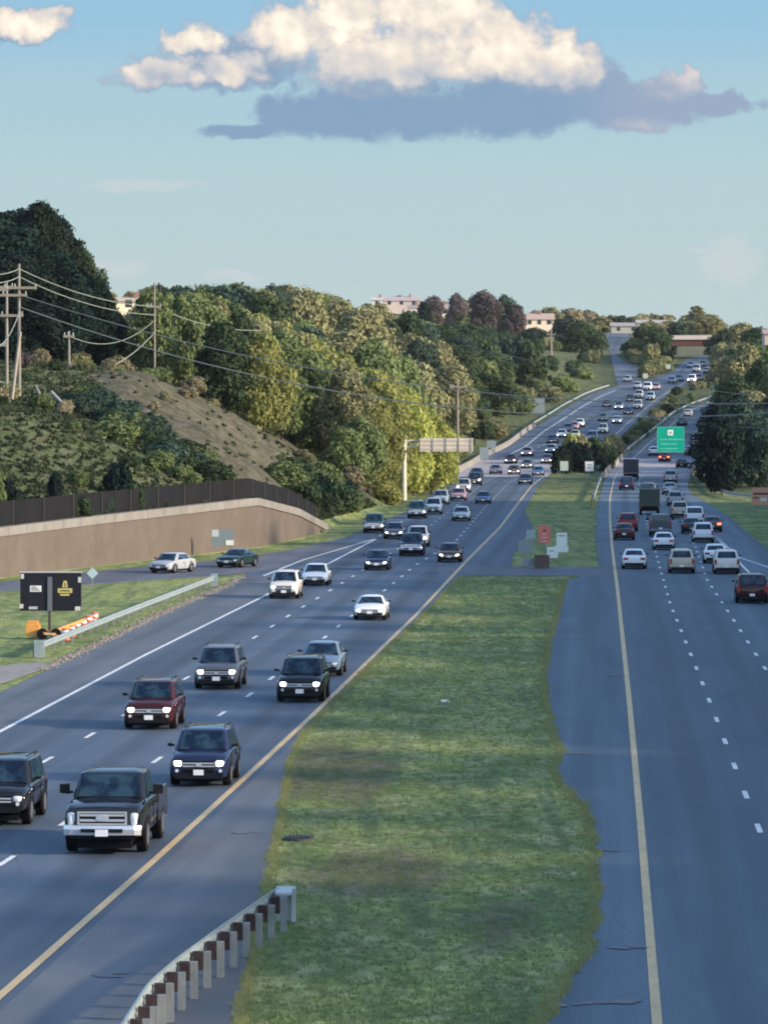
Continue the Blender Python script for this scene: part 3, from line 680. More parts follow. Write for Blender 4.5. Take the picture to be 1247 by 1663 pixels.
for z_ in (715, 722, 729): b.box(hx(681)-.03, hx(768)+.03, -.56, -.502, hz(z_+.9), hz(z_-.3))
for x_ in (683, 704, 725, 746, 766): b.box(hx(x_)-.05, hx(x_)+.05, -.62, -.562, hz(733.5), hz(711.2))
b.build('rear_ribs', nmat('rib_steel', [(.46, .42, .35), (.58, .53, .45)], nscale=1), cs_)
b = MB()
for x_ in (684, 700, 722, 745, 764): b.box(hx(x_)-.12, hx(x_)+.12, -.3, .3, hz(736), hz(733)-.002)
b.build('lower_brackets', CREAM, cs_)

# ------------------------------------------------------------------ portable message board with orange trailer
Yv = 262
vb = empty('message_board', ((80-CX)*Yv/F, Yv, -.03), 0, 'black portable message board on an orange trailer standing on the left grass', 'message board')
vx = lambda px: (px-80)*Yv/F; vz = lambda py: CH-(py-HY)*Yv/F+.03
BOARD = nmat('near_black_board', [(.008, .008, .014), (.016, .016, .024)], nscale=2, rough=.55)
b = MB(); b.box(vx(33), vx(132), -.09, .09, vz(992), vz(930.5)); b.build('board', BOARD, vb)
ALU = mat('bare_alu', (.42, .42, .44), .45)
b = MB(); b.box(vx(33)-.03, vx(132)+.05, -.13, .13, vz(930.2), vz(928)); b.build('top_rail', ALU, vb)
b = MB(); b.box(vx(77.5), vx(85), -.15, -.092, vz(992), vz(937)); b.build('centre_mast_cover', mat('mid_grey_metal', (.12, .13, .15), .5), vb)
b = MB(); b.box(vx(49), vx(67.5), -.10, -.092, vz(961), vz(951)); b.build('white_label', SIGNW, vb)
b = MB()
for i in range(3): b.box(vx(51), vx(65-3*i), -.108, -.102, vz(959-2.6*i), vz(957.8-2.6*i))
b.build('label_writing', SIGNK, vb)
YLAB = mat('yellow_label', (.50, .43, .14), .5)
b = MB(); b.box(vx(94), vx(117.5), -.10, -.092, vz(963), vz(955.5)); b.quad([(vx(101), -.10, vz(954)), (vx(110.5), -.10, vz(954)), (vx(108.5), -.10, vz(943)), (vx(103.5), -.10, vz(943))]); b.box(vx(98), vx(113), -.10, -.092, vz(967.5), vz(964.5)); b.build('yellow_label', YLAB, vb)
b = MB(); b.box(vx(98), vx(114), -.107, -.101, vz(960.4), vz(958.4)); b.box(vx(105), vx(106.6), -.107, -.101, vz(952.5), vz(947)); b.build('label_writing', SIGNK, vb)
for a, c_, d, e in ((34, 39, 940, 932), (127, 132, 946, 937), (32, 38, 988, 981), (122, 131, 991.5, 985)):
    b = MB(); b.box(vx(a), vx(c_), -.12, -.092, vz(d), vz(e)); b.build('corner_bracket', mat('bracket_white', (.55, .55, .52), .5), vb)
b = MB(); b.box(vx(47), vx(61), -.12, -.092, vz(989.5), vz(985)); b.build('lower_plate', ALU, vb)
b = MB(); b.box(vx(78), vx(82.5), -.06, .06, .35, vz(992)-.002); b.build('mast', mat('brown_steel', (.06, .045, .04), .6), vb)
ORY = nmat('orange_yellow_trailer_paint', [(.60, .26, .06), (.72, .36, .10)], nscale=2, rough=.5)
b = MB(); b.box(vx(43), vx(64), -.5, .9, .16, .78); b.box(vx(45), vx(62), -.42, .8, .78, .98); b.build('battery_box', ORY, vb)
b = MB()
for y_ in (-.55, .65): b.box(vx(60), vx(108), y_, y_+.12, .30, .46)
b.tube([(vx(84), -.5, .36), (vx(114), .1, .62)], .07); b.tube([(vx(84), .6, .36), (vx(132), 2.2, .9)], .08); b.tube([(vx(72), -.7, .34), (vx(100), -.9, .16)], .08)
b.build('trailer_frame', ORY, vb)
for x_ in (70, 92):
    b = MB(); b.tube([(vx(x_), -.75, .30), (vx(x_), -.6, .30)], .30, 14); b.build('wheel', TYRE, vb)
b = MB(); b.box(vx(74), vx(92), -.85, -.6, .26, .36); b.build('fender', mat('fender_pale', (.55, .42, .34), .5), vb)
random.seed(11)
DRED = mat('red_orange_reflective', (.80, .12, .05), .4, emis=None); DWHT = mat('white_reflective', (.85, .78, .74), .35)
for i in range(6):
    px = 104+9*i+random.uniform(-1, 1); yy = -.4+.62*i*1.0
    x_ = vx(px); zz = .12
    dr = MB(); dw = MB()
    dp = empty('traffic_drum', ((106+9.5*i-CX)*groundY(1040-5.4*i)/F, groundY(1040-5.4*i), -.03), 0, 'orange and white striped traffic drum, number %s from the guardrail end of the row beside the orange trailer' % ['one', 'two', 'three', 'four', 'five', 'six'][i], 'traffic drum', 'orange and white drums behind the left guardrail')
    dp['label'] = ['orange and white traffic drum nearest the message board mast', 'second striped traffic drum, counting out from the board mast', 'third striped traffic drum, counting out from the board mast', 'fourth striped traffic drum, counting out from the board mast', 'fifth striped traffic drum, next to the outermost one', 'outermost striped traffic drum, farthest from the board mast'][i]
    zs = [0, .05, .05, .25, .25, .43, .43, .62, .62, .80, .80, .95]
    for j, (z0, z1) in enumerate(((0, .22), (.22, .42), (.42, .60), (.60, .78), (.78, .92))):
        r0, r1 = .30-.07*z0, .30-.07*z1
        (dw if j in (1, 3) else dr).tube([(0, 0, z0), (0, 0, z1-.004)], [r0, r1], 14)
    bs = MB(); bs.tube([(0, 0, -.02), (0, 0, .05)], .38, 14); bs.build('base_ring', TYRE, dp)
    dp.scale = (.85, .85, .72)
    dr.build('drum_body', DRED, dp); dw.build('white_stripes', DWHT, dp)

# ------------------------------------------------------------------ utility poles and cables
def pole(px, basepy, toppy, Y, arms, label, rad=.16, braces=(), lean=0.0, name='utility_pole', insul=True):
    X = (px-CX)*Y/F; zg = zt(X, Y); top = CH-(toppy-HY)*Y/F
    o = empty(name, (X, Y, zg), 0, label, 'utility pole'); H = top-zg
    b = MB(); b.tube([(0, 0, -.4), (lean*.5, 0, H*.5), (lean, 0, H)], [rad*1.15, rad, rad*.72], 10); b.build('post', WOODG, o)
    hooks = []
    for (py, x0, x1) in arms:
        z = CH-(py-HY)*Y/F-zg; a0, a1 = (x0-px)*Y/F, (x1-px)*Y/F
        b = MB(); b.box(a0, a1, -rad-.10, -rad+.06, z-.13, z+.12); ar = b.build('crossarm', WOODG, o)
        ib = MB()
        for q in (a0+.12, (a0+a1)/2-.5 if a1-a0 > 2.5 else a0+.5, a1-.12):
            ib.tube([(q, -rad, z+.12), (q, -rad, z+.40)], [.07, .05], 8); hooks.append(Vector((X+q, Y-rad, zg+z+.40)))
        if insul: ib.build('insulator', mat('insulator_grey', (.30, .33, .32), .4), ar)
    for (x1, z1, x0) in braces:
        b = MB(); b.tube([(x0, 0, -.4), (x1, 0, z1)], [.13, .10], 8); b.build('brace_post', WOODG, o)
    return o, hooks
pA, hA = pole(31, 655, 428, 470, [(467, 6, 60), (479, -16, 44)], 'tall wooden utility pole with two crossarms, in front of the dark trees', .17)
pA2, hA2 = pole(11, 650, 458, 476, [(466, -24, 22), (512, -14, 38)], 'slimmer wooden utility pole at the left edge, behind the tall one', .15)
pA3, hA3 = pole(-8, 650, 450, 468, [(470, -40, 14), (560, -30, 10)], 'wooden utility pole cut by the left edge of the picture', .16)
pB, hB = pole(251, 606, 458, 548, [(498, 238, 262)], 'dark slim wooden pole among the trees at the crest of the hill', .12)
pC, hC = pole(112, 657, 537, 500, [(546, 103, 121)], 'short grey wooden pole half way between the tall poles and the hill crest', .13)
pD, hD = pole(743, 712, 618, 735, [(628, 730, 757)], 'wooden utility pole with a slanting brace right of the yellow trees', .20, braces=((-.1, 6.6, -2.1),))
pE, hE = pole(895, 592, 535, 1380, [(543, 888, 902), (549, 890, 900)], 'pale distant utility pole in front of the dark round trees', .28)
b = MB(); X, Y = (20-CX)*462/F, 462
sp = empty('stub_pole', (X, Y, zt(X, Y)), 0, 'pale short slanting pole propped against the foot of the tall utility pole', 'pole')
b.tube([(-.1, 0, -.3), (.75, .0, 6.5)], [.17, .13], 8); b.build('post', nmat('pale_wood', [(.28, .24, .19), (.36, .31, .26)], (1, 1, .2), 4), sp)
def fallen(px0, py0, px1, py1, Y, label, m_):
    a, c_ = P(px0, py0, Y+4), P(px1, py1, Y)
    a.z = zt(a.x, a.y)+1.9; c_.z = zt(c_.x, c_.y)+.1
    o = empty('fallen_trunk', c_, 0, label, 'dead tree'); b = MB(); b.tube([(0, 0, 0), a-c_], [.16, .11], 8); b.build('trunk', m_, o)
fallen(84, 664, 116, 712, 447, 'pale dead trunk leaning on the brushy slope right of the poles', nmat('dead_wood', [(.36, .33, .30), (.48, .45, .42)], nscale=3))
fallen(58, 670, 76, 697, 452, 'thin dull dead trunk leaning just left of the pale one', WOODG)
def wire(name, pts3, sag, r, label):
    """cable through the given support points with a sag between each pair"""
    pts = []
    for i in range(len(pts3)-1):
        a, c_ = Vector(pts3[i]), Vector(pts3[i+1])
        for j in range(25 if i < len(pts3)-2 else 26):
            t_ = j/25; q = a.lerp(c_, t_); q.z -= sag*4*t_*(1-t_); pts.append(q)
    o = bpy.data.objects.new(name, None)
    b = MB(); L0 = pts[0]; b.tube([q-L0 for q in pts], r, 5)
    o = b.build(name, WIRE); o.location = L0; tag(o, label, 'power cable', 'power cables strung between the poles')
WG = 'power cables strung between the poles'
wire('power_cable', [P(-60, 425, 440), P(31, 436, 470), P(251, 497, 548), P(425, 536, 590)], .8, .045, 'topmost of the cables passing the tall pole and the dark trees')
wire('power_cable', [P(-60, 440, 440), P(31, 449, 470), P(251, 511, 548)], .8, .045, 'second cable from the top, just under the topmost one')
wire('power_cable', [P(-60, 480, 440), P(34, 499, 470), P(1330, 664, 440)], 4.2, .055, 'long cable running from the tall pole across the whole wooded hill')
wire('power_cable', [P(31, 478, 470), P(1330, 652, 430)], 3.4, .045, 'long thin cable a little above the longest one, crossing the whole picture')
wire('power_cable', [P(-40, 600, 470), P(112, 606, 500), P(251, 540, 548)], 1.4, .06, 'low slack cable in front of the dark trees, sagging right of the tall poles')
wire('power_cable', [P(112, 545, 500), P(251, 520, 548)], 1.6, .04, 'short cable from the small grey pole to the crest pole')
wire('power_cable', [P(743, 628, 770), P(1330, 700, 600)], 1.2, .04, 'thin lower cable crossing in front of the far roads')
wire('power_cable', [P(750, 560, 800), P(1330, 655, 560)], .8, .04, 'thin upper cable over the distant road toward the right trees')

# ------------------------------------------------------------------ drain, litter, headwall
Y = groundY(1362); X = (485-CX)*Y/F
dg = empty('drain_inlet', (X, Y, .0), 0, 'dark oval drain inlet in the grass near the lower left of the median', 'drain')
b = MB(); b.tube([(0, 0, -.06), (0, 0, .03)], .50, 20); rim = b.build('rim', nmat('drain_rim', [(.05, .055, .05), (.10, .10, .09)], nscale=5), dg)
b = MB(); b.tube([(0, 0, .031), (0, 0, .04)], .42, 20); b.build('opening', mat('drain_dark', (.006, .008, .006), .9), dg)
b = MB()
for i in range(-3, 4): b.box(i*.11-.015, i*.11+.015, -.36, .36, .041, .06)
b.build('grate', SIGNK, dg)
dg.scale = (.95, 1.5, 1)
Y = groundY(1139); X = (721-CX)*Y/F
b = MB(); b.loft([[(-.18, -.1, 0), (.2, -.16, 0), (.22, .15, 0), (-.15, .2, 0)], [(-.12, -.08, .09), (.12, -.1, .12), (.15, .1, .07), (-.1, .1, .1)]])
o = b.build('litter_bag', SIGNW); o.location = (X, Y, zt(X, Y)); tag(o, 'small crumpled white plastic bag lying on the median grass', 'litter')
hw = empty('drain_headwall', ((690-CX)*600/F, 600, zt((690-CX)*600/F, 600)), 0, 'small pale concrete headwall in the grass left of the road beside the queue', 'headwall')
hw.location = ((692-CX)*572/F-1.2, 572, zt((692-CX)*572/F-1.2, 572)+.2); hw.rotation_euler = (0, R(-14), R(20))
b = MB(); b.box(-.75, .75, -.15, .15, 0, .38); b.box(-.75, -.62, -.5, -.151, 0, .30); b.box(.62, .75, -.5, -.151, 0, .30); b.build('concrete_wall', mat('headwall_pale', (.60, .56, .40), .8), hw)

# ------------------------------------------------------------------ vehicles
GLASS = mat('glass_tint_reflection', (.006, .022, .045), .08, spec=.5)
k = NG(GLASS.node_tree); t = k.add('ShaderNodeTexCoord'); k.l.new(k.mix(k.ss(k.noise(t.outputs['Object'], 2.2, 4, .6), .42, .62), (.004, .012, .028), (.022, .050, .075)), GLASS.node_tree.nodes['Principled BSDF'].inputs['Base Color'])  # paler blotches in the base colour stand for reflections on the glass
DARKTRIM = mat('dark_trim', (.006, .007, .010), .55, spec=.2)
CHROME = mat('chrome_trim', (.62, .63, .67), .25, .5, spec=.8)
RIMM = mat('wheel_rim_metal', (.30, .31, .33), .35, .8)
PLATE = mat('licence_plate', (.75, .76, .78), .5)
PLATET = mat('plate_mark', (.06, .08, .22), .5)
LENS = mat('headlight_lens', (.62, .66, .70), .12, spec=.8)
LIT = mat('headlight_lit', (.9, .9, .85), .3, emis=(1.0, .97, .90), es=5.0)
LITW = mat('headlight_lit_warm', (.9, .8, .6), .3, emis=(1.0, .84, .58), es=7.0)
TAIL = mat('tail_light', (.35, .02, .02), .25)
TAILON = mat('brake_light_on', (.6, .05, .03), .3, emis=(1.0, .10, .05), es=3.0)
INNER = mat('cabin_inside', (.05, .05, .055), .8)
def paint(name, c_, rough=.30): return mat('paint_'+name, c_, rough, spec=.0, coat=.75)
PAINTS = {'black': paint('black', (.012, .013, .018)), 'navy': paint('navy', (.015, .022, .06)), 'white': paint('white', (.72, .74, .76), .35), 'pearl': paint('pearl', (.66, .62, .58), .35),
          'silver': paint('silver', (.34, .37, .40), .3), 'paleblue': paint('pale_blue', (.30, .40, .46), .3), 'blue': paint('blue', (.05, .12, .26)), 'greyblue': paint('grey_blue', (.13, .19, .27), .3),
          'grey': paint('grey', (.10, .11, .13), .3), 'red': paint('red', (.24, .018, .02)), 'darkred': paint('dark_red', (.045, .010, .012)), 'brown': paint('brown', (.10, .05, .03)), 'teal': paint('teal', (.02, .07, .09)),
          'mauve': paint('mauve', (.16, .13, .20), .3), 'pink': paint('pink', (.42, .26, .30), .35), 'gold': paint('gold', (.48, .42, .32), .35), 'olive': paint('olive', (.07, .085, .05), .6), 'palegreen': paint('pale_green', (.46, .52, .36), .35), 'darkgreen': paint('dark_green', (.015, .035, .035))}
# type: length, width, height, hood stations [(t, top, halfwidth)], cabin base y0,y1, roof y0,y1, roof half width, belt
TYPES = {
 'sedan': dict(L=4.75, W=1.84, H=1.45, st=[(0, .60, .70), (.10, .72, .82), (.5, .82, .90), (1.25, .93, .92), (2.4, .95, .92), (3.7, 1.0, .92), (4.4, .98, .88), (4.68, .90, .82), (4.75, .78, .74)], c=(1.15, 4.0, 1.95, 3.25, .60), bz=.93, tr=.33),
 'coupe': dict(L=4.75, W=1.90, H=1.36, st=[(0, .58, .76), (.10, .72, .86), (.5, .82, .93), (1.5, .92, .95), (2.6, .93, .95), (3.8, 1.0, .95), (4.4, .98, .92), (4.68, .90, .86), (4.75, .76, .80)], c=(1.45, 4.1, 2.25, 3.05, .58), bz=.91, tr=.35),
 'suv': dict(L=4.75, W=1.90, H=1.74, st=[(0, .70, .78), (.08, .92, .88), (.45, 1.02, .93), (1.15, 1.10, .95), (2.4, 1.12, .95), (3.8, 1.14, .95), (4.5, 1.14, .92), (4.70, 1.10, .88), (4.75, .95, .84)], c=(1.05, 4.68, 1.75, 4.25, .66), bz=1.10, tr=.37),
 'bigsuv': dict(L=5.1, W=2.0, H=1.82, st=[(0, .72, .84), (.08, .98, .93), (.45, 1.08, .98), (1.35, 1.16, 1.0), (2.4, 1.17, 1.0), (3.9, 1.18, 1.0), (4.8, 1.18, .97), (5.04, 1.12, .92), (5.1, .95, .88)], c=(1.3, 5.0, 1.95, 4.65, .72), bz=1.15, tr=.40),
 'van': dict(L=5.1, W=1.98, H=1.80, st=[(0, .66, .76), (.08, .86, .88), (.4, .96, .96), (.95, 1.08, .99), (2.4, 1.12, .99), (3.9, 1.14, .99), (4.8, 1.14, .97), (5.04, 1.10, .93), (5.1, .95, .90)], c=(.8, 5.0, 1.75, 4.75, .76), bz=1.08, tr=.35),
 'pickup': dict(L=6.2, W=2.04, H=1.98, st=[(0, .80, .88), (.06, 1.18, .96), (.5, 1.27, 1.0), (1.55, 1.34, 1.02), (2.4, 1.34, 1.02), (3.75, 1.34, 1.02), (3.80, 1.34, 1.02), (6.10, 1.34, 1.0), (6.2, 1.25, .97)], c=(1.5, 3.78, 2.1, 3.62, .74), bz=1.32, tr=.43),
 'smallpickup': dict(L=5.6, W=1.92, H=1.82, st=[(0, .74, .82), (.06, 1.04, .90), (.5, 1.12, .95), (1.4, 1.18, .96), (2.4, 1.18, .96), (3.5, 1.18, .96), (3.55, 1.18, .96), (5.5, 1.20, .95), (5.6, 1.1, .92)], c=(1.35, 3.5, 1.95, 3.35, .66), bz=1.16, tr=.38),
}
def lerp3(a, b, t): return tuple(a[i]+(b[i]-a[i])*t for i in range(3))
def pane(b, q, off_, u0, u1, v0, v1, mi=0):
    """a pane on the quad q = (bl, br, tr, tl) between fractions, pushed out along the normal, with thickness"""
    bl, br, tr, tl = [Vector(p) for p in q]
    n_ = (br-bl).cross(tl-bl).normalized()
    def pt_(u, v): return bl.lerp(br, u).lerp(tl.lerp(tr, u), v)
    c_ = [pt_(u0, v0), pt_(u1, v0), pt_(u1, v1), pt_(u0, v1)]
    o_ = [p+n_*off_ for p in c_]; i_ = [p-n_*.01 for p in c_]
    k_ = len(b.v); b.v += [tuple(p) for p in o_+i_]
    for f_ in ((0, 1, 2, 3), (0, 4, 5, 1), (1, 5, 6, 2), (2, 6, 7, 3), (3, 7, 4, 0)): b.f.append(tuple(k_+j for j in f_)); b.mi.append(mi)
def interp_st(st, y):
    ts = [s[0] for s in st]; return float(np.interp(y, ts, [s[1] for s in st])), float(np.interp(y, ts, [s[2] for s in st]))
def make_vehicle(kind, root_name):
    T = TYPES[kind]; L, H = T['L'], T['H']; st = T['st']; tr = T['tr']; pk = 'pickup' in kind
    root = empty(root_name, (0, -9999, 0))
    y0 = -L/2
    b = MB(); rings = []
    for (t, top, hw) in st:
        bot = .24 if 0 < t < L-.01 else .34
        if pk or kind == 'bigsuv': bot += .16
        m_ = bot+(top-bot)*.55
        half = [(0, bot), (hw*.80, bot), (hw*.94, bot+.07), (hw*.995, m_-.05), (hw, m_+.06), (hw*.975, top-.10), (hw*.90, top-.02), (hw*.5, top+.025), (0, top+.035)]
        ring = [(x, y0+t, z) for x, z in half]+[(-x, y0+t, z) for x, z in half[-2:0:-1]]
        rings.append(ring)
    if pk: # split at the back of the cab: the bed is lofted as an open box
        bi = 6; cabr = rings[:bi+1]; b.loft(cabr)
        yb0, yb1 = y0+st[6][0]+.02, y0+L; hw = st[6][2]; zt_ = st[6][1]
        for s in (-1, 1): b.box(*sorted((s*hw*.9, s*hw)), yb0, yb1-.1, .55, zt_)
        b.box(-hw*.9, hw*.9, yb1-.18, yb1-.02, .55, zt_-.02); b.box(-hw*.9, hw*.9, yb0, yb1-.18, .55, .72)
        b.box(-hw*.92, hw*.92, yb1-.02, yb1+.1, .45, .62)
    else: b.loft(rings)
    # cabin shell
    c0, c1, r0, r1, rw = T['c']; bz = T['bz']
    wf = interp_st(st, c0)[1]; wr = interp_st(st, c1)[1]; wm = interp_st(st, (c0+c1)/2)[1]
    zf = interp_st(st, c0)[0]-.02; zr_ = interp_st(st, c1)[0]-.02; zm_ = bz
    def ring(z0, z1, ya, yb, w, inset): # layered loops: front-left.. around, 8 points
        return [(-w*.87, y0+ya, z0), (w*.87, y0+ya, z0), (w, y0+ya+inset, z0+.0), (w, y0+yb-inset, z1), (w*.87, y0+yb, z1), (-w*.87, y0+yb, z1), (-w, y0+yb-inset, z1), (-w, y0+ya+inset, z0)]
    wb = wm*.93
    L1 = ring(zf, zr_, c0, c1, wb, .22); L2 = ring(H-.075, H-.10, r0-.12, r1+.12, rw+.07, .10); L3 = ring(H-.03, H-.035, r0+.04, r1-.02, rw-.01, .10); L4 = ring(H+.012, H+.0, r0+.62, r1-.3, rw*.6, .1)
    k_ = len(b.v)
    for rg in (L1, L2, L3, L4): b.v += rg
    for i in range(3):
        for j in range(8):
            j2 = (j+1) % 8; b.f.append((k_+i*8+j, k_+i*8+j2, k_+(i+1)*8+j2, k_+(i+1)*8+j)); b.mi.append(0)
    b.f.append(tuple(k_+24+j for j in range(8))); b.mi.append(0)
    body = b.build('body', PAINTS['white'], root, smooth=60)
    bv = body.modifiers.new('edge', 'BEVEL'); bv.width = .035; bv.segments = 2; bv.limit_method = 'ANGLE'; bv.angle_limit = R(28)
    body.material_slots[0].link = 'OBJECT'; body.material_slots[0].material = PAINTS['white']
    # glass
    g_ = MB()
    fl, fr = L1[0], L1[1]; tl, tr_ = L2[0], L2[1]
    fl2, fr2 = (-wb*.93, y0+c0+.10, zf), (wb*.93, y0+c0+.10, zf); tl2, tr2 = (-rw*.99, y0+r0-.06, H-.09), (rw*.99, y0+r0-.06, H-.09)
    pane(g_, (L1[0], L1[1], L2[1], L2[0]), .014, .015, .985, .05, .97)
    g_.build('windshield', GLASS, root)
    g_ = MB()
    rl2, rr2 = (wb*.93, y0+c1-.10, zr_), (-wb*.93, y0+c1-.10, zr_); ql2, qr2 = (rw*.99, y0+r1+.06, H-.11), (-rw*.99, y0+r1+.06, H-.11)
    pane(g_, (L1[4], L1[5], L2[5], L2[4]), .014, .04, .96, .12, .94)
    g_.build('rear_window', GLASS, root)
    for s in (1, -1):
        g_ = MB()
        a_, d_, u_, v_ = [Vector((s*q_[0], q_[1], q_[2])) for q_ in (L1[2], L1[3], L2[2], L2[3])]
        q = (a_, d_, v_, u_) if s > 0 else (d_, a_, u_, v_)
        n_w = 2 if kind in ('sedan', 'coupe', 'pickup', 'smallpickup') else 3
        for i in range(n_w):
            u0, u1 = .06+i*.88/n_w+.012, .06+(i+1)*.88/n_w-.012
            pane(g_, q, .012, u0, u1, .10, .93)
        g_.build('side_windows', GLASS, root)
    # door seams and handles, wiper cowl
    b = MB()
    for yd in ([c0+.15, (c0+c1)/2, c1-.25] if kind != 'coupe' else [c0+.25, c1-.7]):
        t_, w_ = interp_st(st, yd)
        for s in (-1, 1): b.box(*sorted((s*(w_-.01), s*(w_+.004))), y0+yd-.012, y0+yd+.012, .42, t_-.16)
    b.build('door_seams', BLACK, root)
    for s in (-1, 1):
        for yd in ([(c0+c1)/2-.22, c1-.5] if kind != 'coupe' else [c1-1.0]):
            t_, w_ = interp_st(st, yd); b = MB(); b.box(*sorted((s*(w_-.005), s*(w_+.035))), y0+yd-.10, y0+yd+.10, t_-.26, t_-.22); b.build('door_handle', DARKTRIM, root)
    b = MB(); tc_, wc_ = interp_st(st, c0); b.box(-wc_*.80, wc_*.80, y0+c0-.12, y0+c0+.03, tc_-.01, tc_+.028); b.build('wiper_cowl', BLACK, root)
    # front trim
    tf, wfr = st[1][1], st[1][2]; bot = .40 if (pk or kind == 'bigsuv') else .26
    b = MB()
    gw = wfr*.62
    b.box(-gw, gw, y0-.035, y0+.05, tf-.34 if not pk else .78, tf-.10); b.build('grille', DARKTRIM, root)
    b = MB(); rows_n = 2
    zlo, zhi = (.82, tf-.10) if pk else (tf-.31, tf-.13)
    for i in range(rows_n):
        z_ = zlo+(zhi-zlo)*(i+.5)/rows_n; hb = .030 if pk else .022
        b.box(-gw*.95, gw*.95, y0-.05-(.02 if pk else 0), y0-.034, z_-hb, z_+hb)
    if pk:
        b.box(-gw-.03, gw+.03, y0-.06, y0-.03, tf-.115, tf-.075); b.box(-gw-.03, gw+.03, y0-.06, y0-.03, .775, .81)
        for s_ in (-1, 1): b.box(*sorted((s_*(gw-.02), s_*(gw+.03))), y0-.061, y0-.029, .8, tf-.10)
    b.loft([[(.16*math.cos(a), y0-.09, (zlo+zhi)/2+.08*math.sin(a)) for a in np.linspace(0, 5.76, 12)], [(.17*math.cos(a), y0-.05, (zlo+zhi)/2+.09*math.sin(a)) for a in np.linspace(0, 5.76, 12)]]) if pk else b.loft([[(.09*math.cos(a), y0-.07, (zlo+zhi)/2+.06*math.sin(a)) for a in np.linspace(0, 5.76, 12)], [(.09*math.cos(a), y0-.045, (zlo+zhi)/2+.06*math.sin(a)) for a in np.linspace(0, 5.76, 12)]])
    b.build('grille_bars', CHROME, root)
    if not pk:
        b = MB(); lb_ = .52 if kind != 'sedan' else .46
        b.box(-wfr*.55, wfr*.55, y0-.02, y0+.04, bot+.19, bot+.19+.10); b.build('lower_intake', BLACK, root)
        for s_ in (-1, 1):
            b = MB(); b.tube([(s_*wfr*.78, y0+.0, bot+.25), (s_*wfr*.78, y0-.035, bot+.25)], .055, 10); b.build('fog_light', LENS, root)
    b = MB()
    if pk: b.loft([[(x_, y0+.02, .50), (x_, y0+.02, .77), (x_, yq_, .75), (x_, yq_-.02, .66), (x_, yq_, .52)] for x_, yq_ in ((-wfr*1.02, y0-.0), (-wfr*.85, y0-.11), (-wfr*.3, y0-.15), (wfr*.3, y0-.15), (wfr*.85, y0-.11), (wfr*1.02, y0-.0))])
    else: b.box(-wfr*.86, wfr*.86, y0-.05, y0+.03, bot, bot+.17)
    b.build('front_bumper', CHROME if pk else DARKTRIM, root)
    if pk: b = MB(); b.box(-wfr*.55, wfr*.55, y0-.185, y0-.12, .59, .68); b.build('bumper_opening', DARKTRIM, root)
    b = MB(); pz = .64 if pk else bot+.20
    b.box(-.16, .16, y0-(.22 if pk else .075), y0-(.186 if pk else .055), pz-.085-(.06 if pk else 0), pz+.085-(.06 if pk else 0)); b.build('number_plate', PLATE, root)
    # lights: lens panels wrapped a little round the corner
    for s in (-1, 1):
        b = MB(); ex, ez = (.13, .19) if pk else (.19, .075 if kind in ('sedan', 'coupe') else .10)
        cxh, czh = s*(wfr*.985-ex*.98), (tf-.10-ez) if not pk else tf-.10-ez; rgs = []
        for q_ in range(7):
            ph = -math.pi/2+math.pi*q_/6*.98; rr_ = math.cos(ph)
            se = lambda v_: math.copysign(abs(v_)**(.45 if pk else .62), v_)
            rgs.append([(cxh+ex*rr_*se(math.cos(a_)), y0+.06+abs(math.cos(a_))*(.10 if math.cos(a_)*s > 0 else 0)*rr_-.09*math.sin(-ph)*-1, czh+ez*rr_*se(math.sin(a_))) for a_ in [6.283*w_/20 for w_ in range(20)]])
        b.loft(rgs)
        hl = b.build('headlight', LENS, root); hl.material_slots[0].link = 'OBJECT'; hl.material_slots[0].material = LENS
        b = MB(); zt_ = st[-2][1]; wq = st[-2][2]
        if pk or kind in ('suv', 'bigsuv', 'van'): b.box(*sorted((s*wq*.82, s*wq*1.0)), y0+L-.16, y0+L+.02, zt_-.42, zt_-.04)
        else: b.box(*sorted((s*wq*.55, s*wq*.99)), y0+L-.18, y0+L+.012, zt_-.22, zt_-.05)
        tlt = b.build('tail_light', TAIL, root); tlt.material_slots[0].link = 'OBJECT'; tlt.material_slots[0].material = TAIL
        b = MB(); ym = y0+c0+.45; zm2 = bz+.10; ext = .25 if kind == 'pickup' else .13; mh = .27 if kind == 'pickup' else .12
        b.box(*sorted((s*(wm*.95), s*(wm+.06))), ym+.0, ym+.06, zm2-.02, zm2+.04)
        b.loft([[(s*(wm+.05), ym-.02, zm2-.04), (s*(wm+.05), ym-.02, zm2-.04+mh), (s*(wm+.05), ym+.10, zm2-.04+mh), (s*(wm+.05), ym+.10, zm2-.04)], [(s*(wm+.05+ext), ym+.0, zm2-.01), (s*(wm+.05+ext), ym+.0, zm2-.06+mh), (s*(wm+.05+ext), ym+.10, zm2-.06+mh), (s*(wm+.05+ext), ym+.10, zm2-.01)]])
        b.build('wing_mirror', DARKTRIM, root)
    # rear trim
    b = MB(); wq = st[-1][2]; rb = .45 if pk else .26
    b.box(-wq*.98, wq*.98, y0+L-.05, y0+L+.05, rb, rb+.20); b.build('rear_bumper', CHROME if pk else DARKTRIM, root)
    b = MB(); b.box(-.16, .16, y0+L+.012, y0+L+.055+.002, rb+.21, rb+.36); b.build('rear_number_plate', PLATE, root)
    # wheels with dark arches
    fy, ry = y0+.92*(L/4.75), y0+L-1.02*(L/4.75)
